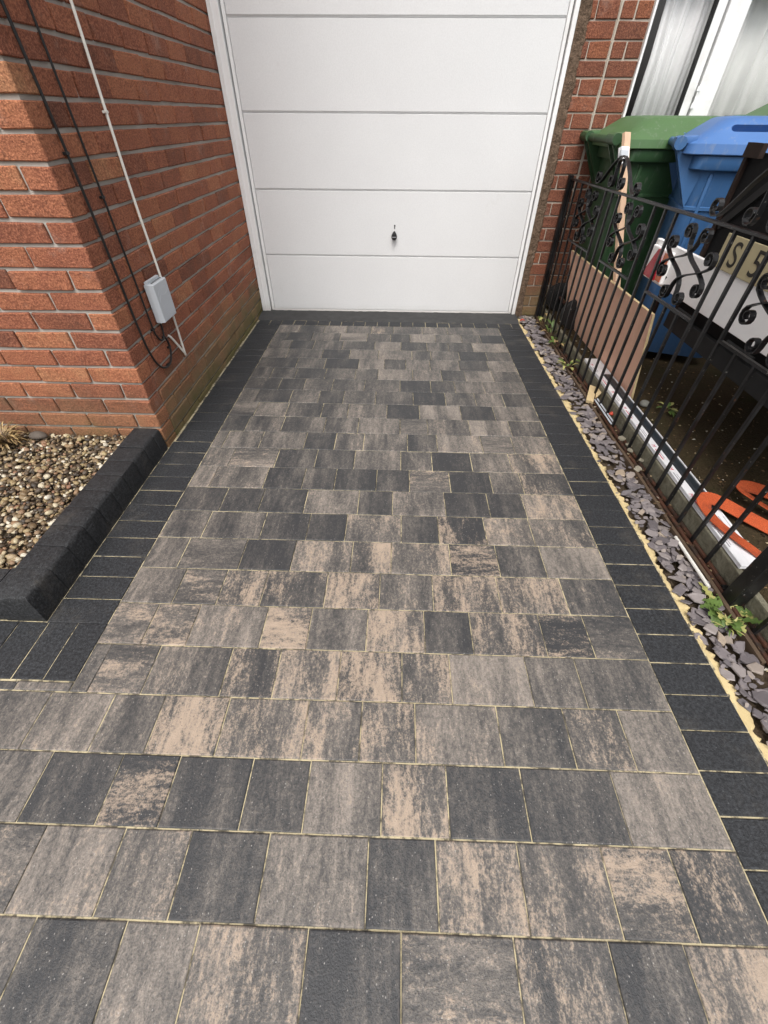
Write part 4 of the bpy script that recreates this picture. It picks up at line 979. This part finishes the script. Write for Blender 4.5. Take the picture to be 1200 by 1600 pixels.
mb.tube(spline([(XS+.0435, 1.978, .610), (XS+.0435, 2.01, .630), (XS+.0435, 2.05, .626), (XS+.0435, 2.085, .636)], 5), .0010, 5); mb.build('moulded_lines', M['greybox'], bx_)

# ------------------------------------------------------------------ plants and scraps
def leaf(base, d_, L, W, droop, mat, parent, lobes=0, name='leaf', seed=0):
    rr = random.Random(seed); d_ = Vector(d_).normalized(); s_ = d_.cross(Vector((0,0,1)))
    if s_.length < .1: s_ = Vector((1,0,0))
    s_.normalize(); u_ = s_.cross(d_); mb = MB(); n = 12 if lobes else 7; base = Vector(base)
    for i in range(n+1):
        t = i/n; c = base+d_*L*t+Vector((0,0,-droop*L*t*t))+s_*L*.08*math.sin(t*3+seed)
        w_ = W*math.sin(math.pi*min(1, t*.93+.05))**.8
        if lobes: w_ *= (1.0 if i % 2 else .38)*(0.45+.75*t if t < .7 else 1)
        w_ = max(w_, W*.06); cp = u_*w_*.25
        mb.v += [tuple(c-s_*w_+cp), tuple(c), tuple(c+s_*w_+cp)]
    for i in range(n):
        for j in range(2): mb.f.append((i*3+j, (i+1)*3+j, (i+1)*3+j+1, i*3+j+1))
    mb.build(name, mat, parent, smooth=True)
def weed(name, loc, n, L, W, label, mats, lobes=0, up=.5, seed=0, cat='weed', group=None, stems=False):
    rr = random.Random(seed); t = thing(name, loc, label, cat, group)
    for i in range(n):
        a = rr.uniform(0, 6.28); el = up+rr.uniform(-.3,.45); l_ = L*rr.uniform(.6, 1.15)
        b = Vector(loc)+Vector((math.cos(a), math.sin(a), 0))*L*.08
        if stems:
            b2 = b+Vector((math.cos(a)*l_*.35, math.sin(a)*l_*.35, l_*rr.uniform(.2,.9))); mb = MB(); mb.tube([b, (b+b2)/2+Vector((0,0,.006)), b2], .0012, 5); mb.build('stem', M['stem'], t); b = b2
        leaf(b, (math.cos(a), math.sin(a), el), l_, W*rr.uniform(.7,1.2), rr.uniform(.25,.8), rr.choice(mats), t, lobes, seed=seed*100+i)
    return t
weed('dandelion_weed', (1.116, .795, .005), 25, .125, .021, 'leafy green weed with jagged leaves at the foot of the near post', [M['leaf'], M['leaf'], M['leaf'], M['paleleaf']], 1, .75, 3)
weed('grassy_weed', (1.085, .742, .012), 13, .070, .003, 'tuft of thin curling pale stems beside the jagged leafy weed', [M['paleleaf'], M['leaf']], 0, 1.1, 8)
weed('small_weed', (1.135, 3.34, .02), 14, .075, .013, 'pale leafed weed by the far end of the railing', [M['paleleaf'], M['leaf'], M['dryleaf']], 0, .9, 5, stems=True)
weed('small_weed', (1.128, 2.95, .02), 14, .07, .010, 'brownish weed at the railing foot beyond the plywood middle', [M['leaf'], M['dryleaf'], M['leaf']], 0, .9, 6, stems=True)
weed('small_weed', (1.112, 2.62, .015), 12, .062, .011, 'bright green weed growing over the timber edging', [M['leaf'], M['paleleaf']], 0, .6, 12, stems=True)
weed('small_weed', (1.135, 3.14, .02), 13, .08, .009, 'twiggy weed between railing bars near the brick pier', [M['dryleaf'], M['leaf']], 0, 1.2, 15, stems=True)
weed('small_weed', (1.41, 1.97, YZ), 12, .050, .010, 'low green weed on the yard ground under the trailer', [M['leaf'], M['paleleaf']], 0, .35, 9, stems=True)
weed('dry_plant', (-1.795, 1.565, .070), 170, .070, .0046, 'withered straw coloured plant at the left edge of the gravel bed', [M['dryleaf'], M['dryleaf'], M['brownleaf']], 0, 1.0, 17, 'plant', stems=True)
def scrap(name, mb, mat, label, cat, **kw): tag(mb.build(name, mat, **kw), label, cat)
sm = stone_mesh(77, 3); o = bpy.data.objects.new('grey_cobble', sm.copy()); o.data.materials.clear(); o.data.materials.append(plain('brown_grey_stone', (.095,.078,.064), .8, .3, 40, .5)); o.location = (-1.69, 1.625, .083); o.scale = (.042,.03,.034); link(o); tag(o, 'large brown grey cobble by the withered plant', 'stone')
o = bpy.data.objects.new('yard_stone', sm.copy()); o.data.materials.clear(); o.data.materials.append(plain('pale_grey_stone', (.16,.16,.14), .85, .3, 40, .5)); o.location = (1.335, 2.03, YZ+.012); o.scale = (.025,.034,.03); link(o); tag(o, 'rounded grey stone on the yard beside the plywood corner', 'stone')
mb = MB(); mb.obox((1.136, 2.235, .036), (.030,.070,.010), (-.018,.008,.003), (-.002,-.001,.010)); scrap('timber_offcut', mb, M['plyedge'], 'longer pale timber offcut stuck between the railing bars', 'offcut', bevel=.001, seg=1)
mb = MB(); mb.add([(1.178,2.29,.045),(1.140,2.18,.035),(1.196,2.235,.052),(1.178,2.292,.055),(1.139,2.178,.045),(1.198,2.236,.062)], [(0,2,1),(3,4,5),(0,1,4,3),(1,2,5,4),(2,0,3,5)]); scrap('timber_offcut', mb, M['plyedge'], 'triangular pale timber offcut beside the longer one', 'offcut')
mb = MB(); mb.tube([(1.103, 1.13, .020), (1.098, 1.01, .026), (1.096, .885, .030)], .0060, 8); scrap('plastic_conduit', mb, M['whitecable'], 'short white plastic conduit lying by the slate chippings', 'conduit', smooth=True)
mb = MB(); mb.tube([(1.143, 2.19, .030), (1.143, 1.93, .030)], .004, 6); mb.tube([(1.156, 2.19, .034), (1.156, 1.93, .034)], .004, 6); scrap('metal_strip', mb, M['greybox'], 'thin grey metal strip lying beside the timber offcuts', 'strip')
for lx, ly, lz, s_, lab in ((1.010, 3.50, .012, .022, 'red scrap in the corner by the garage door jamb'), (1.166, 2.01, .045, .014, 'small red scrap below the wrapped trim')):
    mb = MB(); rr = random.Random(int(ly*10)); mb.loft([[(lx+math.cos(k*1.05)*s_*rr.uniform(.6,1.1)*q, ly+math.sin(k*1.05)*s_*rr.uniform(.6,1.1)*q, lz+z) for k in range(6)] for q, z in ((.6,-.008),(1,0),(.5,.010))]); scrap('red_scrap', mb, M['redbit'], lab, 'scrap')
# flaking debris along the fence foot
for i, (lx, ly, s_) in enumerate(((1.150, 1.80, .022), (1.160, 1.74, .017), (1.145, 1.69, .014), (1.17, 1.62, .016), (1.128, 1.55, .02))):
    mb = MB(); rr = random.Random(90+i); mb.loft([[(lx+math.cos(k*1.05)*s_*rr.uniform(.5,1.1), ly+math.sin(k*1.05)*s_*rr.uniform(.7,1.3), .022+.004*i % .012+z) for k in range(6)] for z in (0, .006)]); o = mb.build('plaster_flake', M['mortar2'])
    tag(o, ['largest', 'second', 'third', 'fourth', 'nearest'][i]+' plaster flake from the timber offcuts along the railing foot', 'flake', 'plaster flakes at the railing foot')

# dead leaves, twigs and grit caught along the foot of the railing
mb = MB(); rl = random.Random(31)
for i in range(900):
    x = rl.gauss(1.140, .017); y = rl.uniform(.3, 3.6); z = .006+rl.uniform(0, .016); a = rl.uniform(0, 6.28); L = rl.uniform(.003, .010); W = L*rl.uniform(.25, .8)
    if x > 1.178 or x < 1.095: continue
    d1 = Vector((math.cos(a), math.sin(a), rl.uniform(-.3,.3)))*L; d2 = Vector((-math.sin(a), math.cos(a), rl.uniform(-.5,.5)))*W; c = Vector((x, y, z)); u = Vector((0,0,.0018))
    mb.add([c-d1, c+d2*.8, c+d1, c-d2, c+u], [(0,1,4),(1,2,4),(2,3,4),(3,0,4),(3,2,1,0)])
t_ = NT('leaf_litter_mix'); gg = t_.n('NewGeometry'); cc = t_.ramp(gg.outputs['Random Per Island'], [(0, (.018,.013,.009)), (.5, (.065,.042,.024)), (.8, (.16,.10,.05)), (.93, (.30,.24,.14)), (1, (.48,.45,.38))]); t_.done(cc, .85, .2)
tag(mb.build('leaf_litter', t_.m), 'dead leaves and grit along the foot of the railing', 'litter', kind='stuff')

mb = MB(); rl = random.Random(77)
for i in range(3200):
    x = 1.22+rl.random()**1.3*1.5; y = rl.uniform(.5, 3.5); z = YZ-.003+rl.uniform(0, .006); a = rl.uniform(0, 6.28); L = rl.uniform(.0025, .009)*(2.0 if rl.random() < .05 else 1); W = L*rl.uniform(.35, .9)
    if x < 1.285 and .88 < y < 2.62: continue
    d1 = Vector((math.cos(a), math.sin(a), rl.uniform(-.2,.2)))*L; d2 = Vector((-math.sin(a), math.cos(a), rl.uniform(-.3,.3)))*W; c = Vector((x, y, z)); u = Vector((0,0,L*.5))
    mb.add([c-d1, c+d2*.8, c+d1, c-d2, c+u], [(0,1,4),(1,2,4),(2,3,4),(3,0,4),(3,2,1,0)])
tag(mb.build('yard_grit', t_.m), 'grit and leaf scraps scattered over the neighbouring yard', 'grit', kind='stuff')
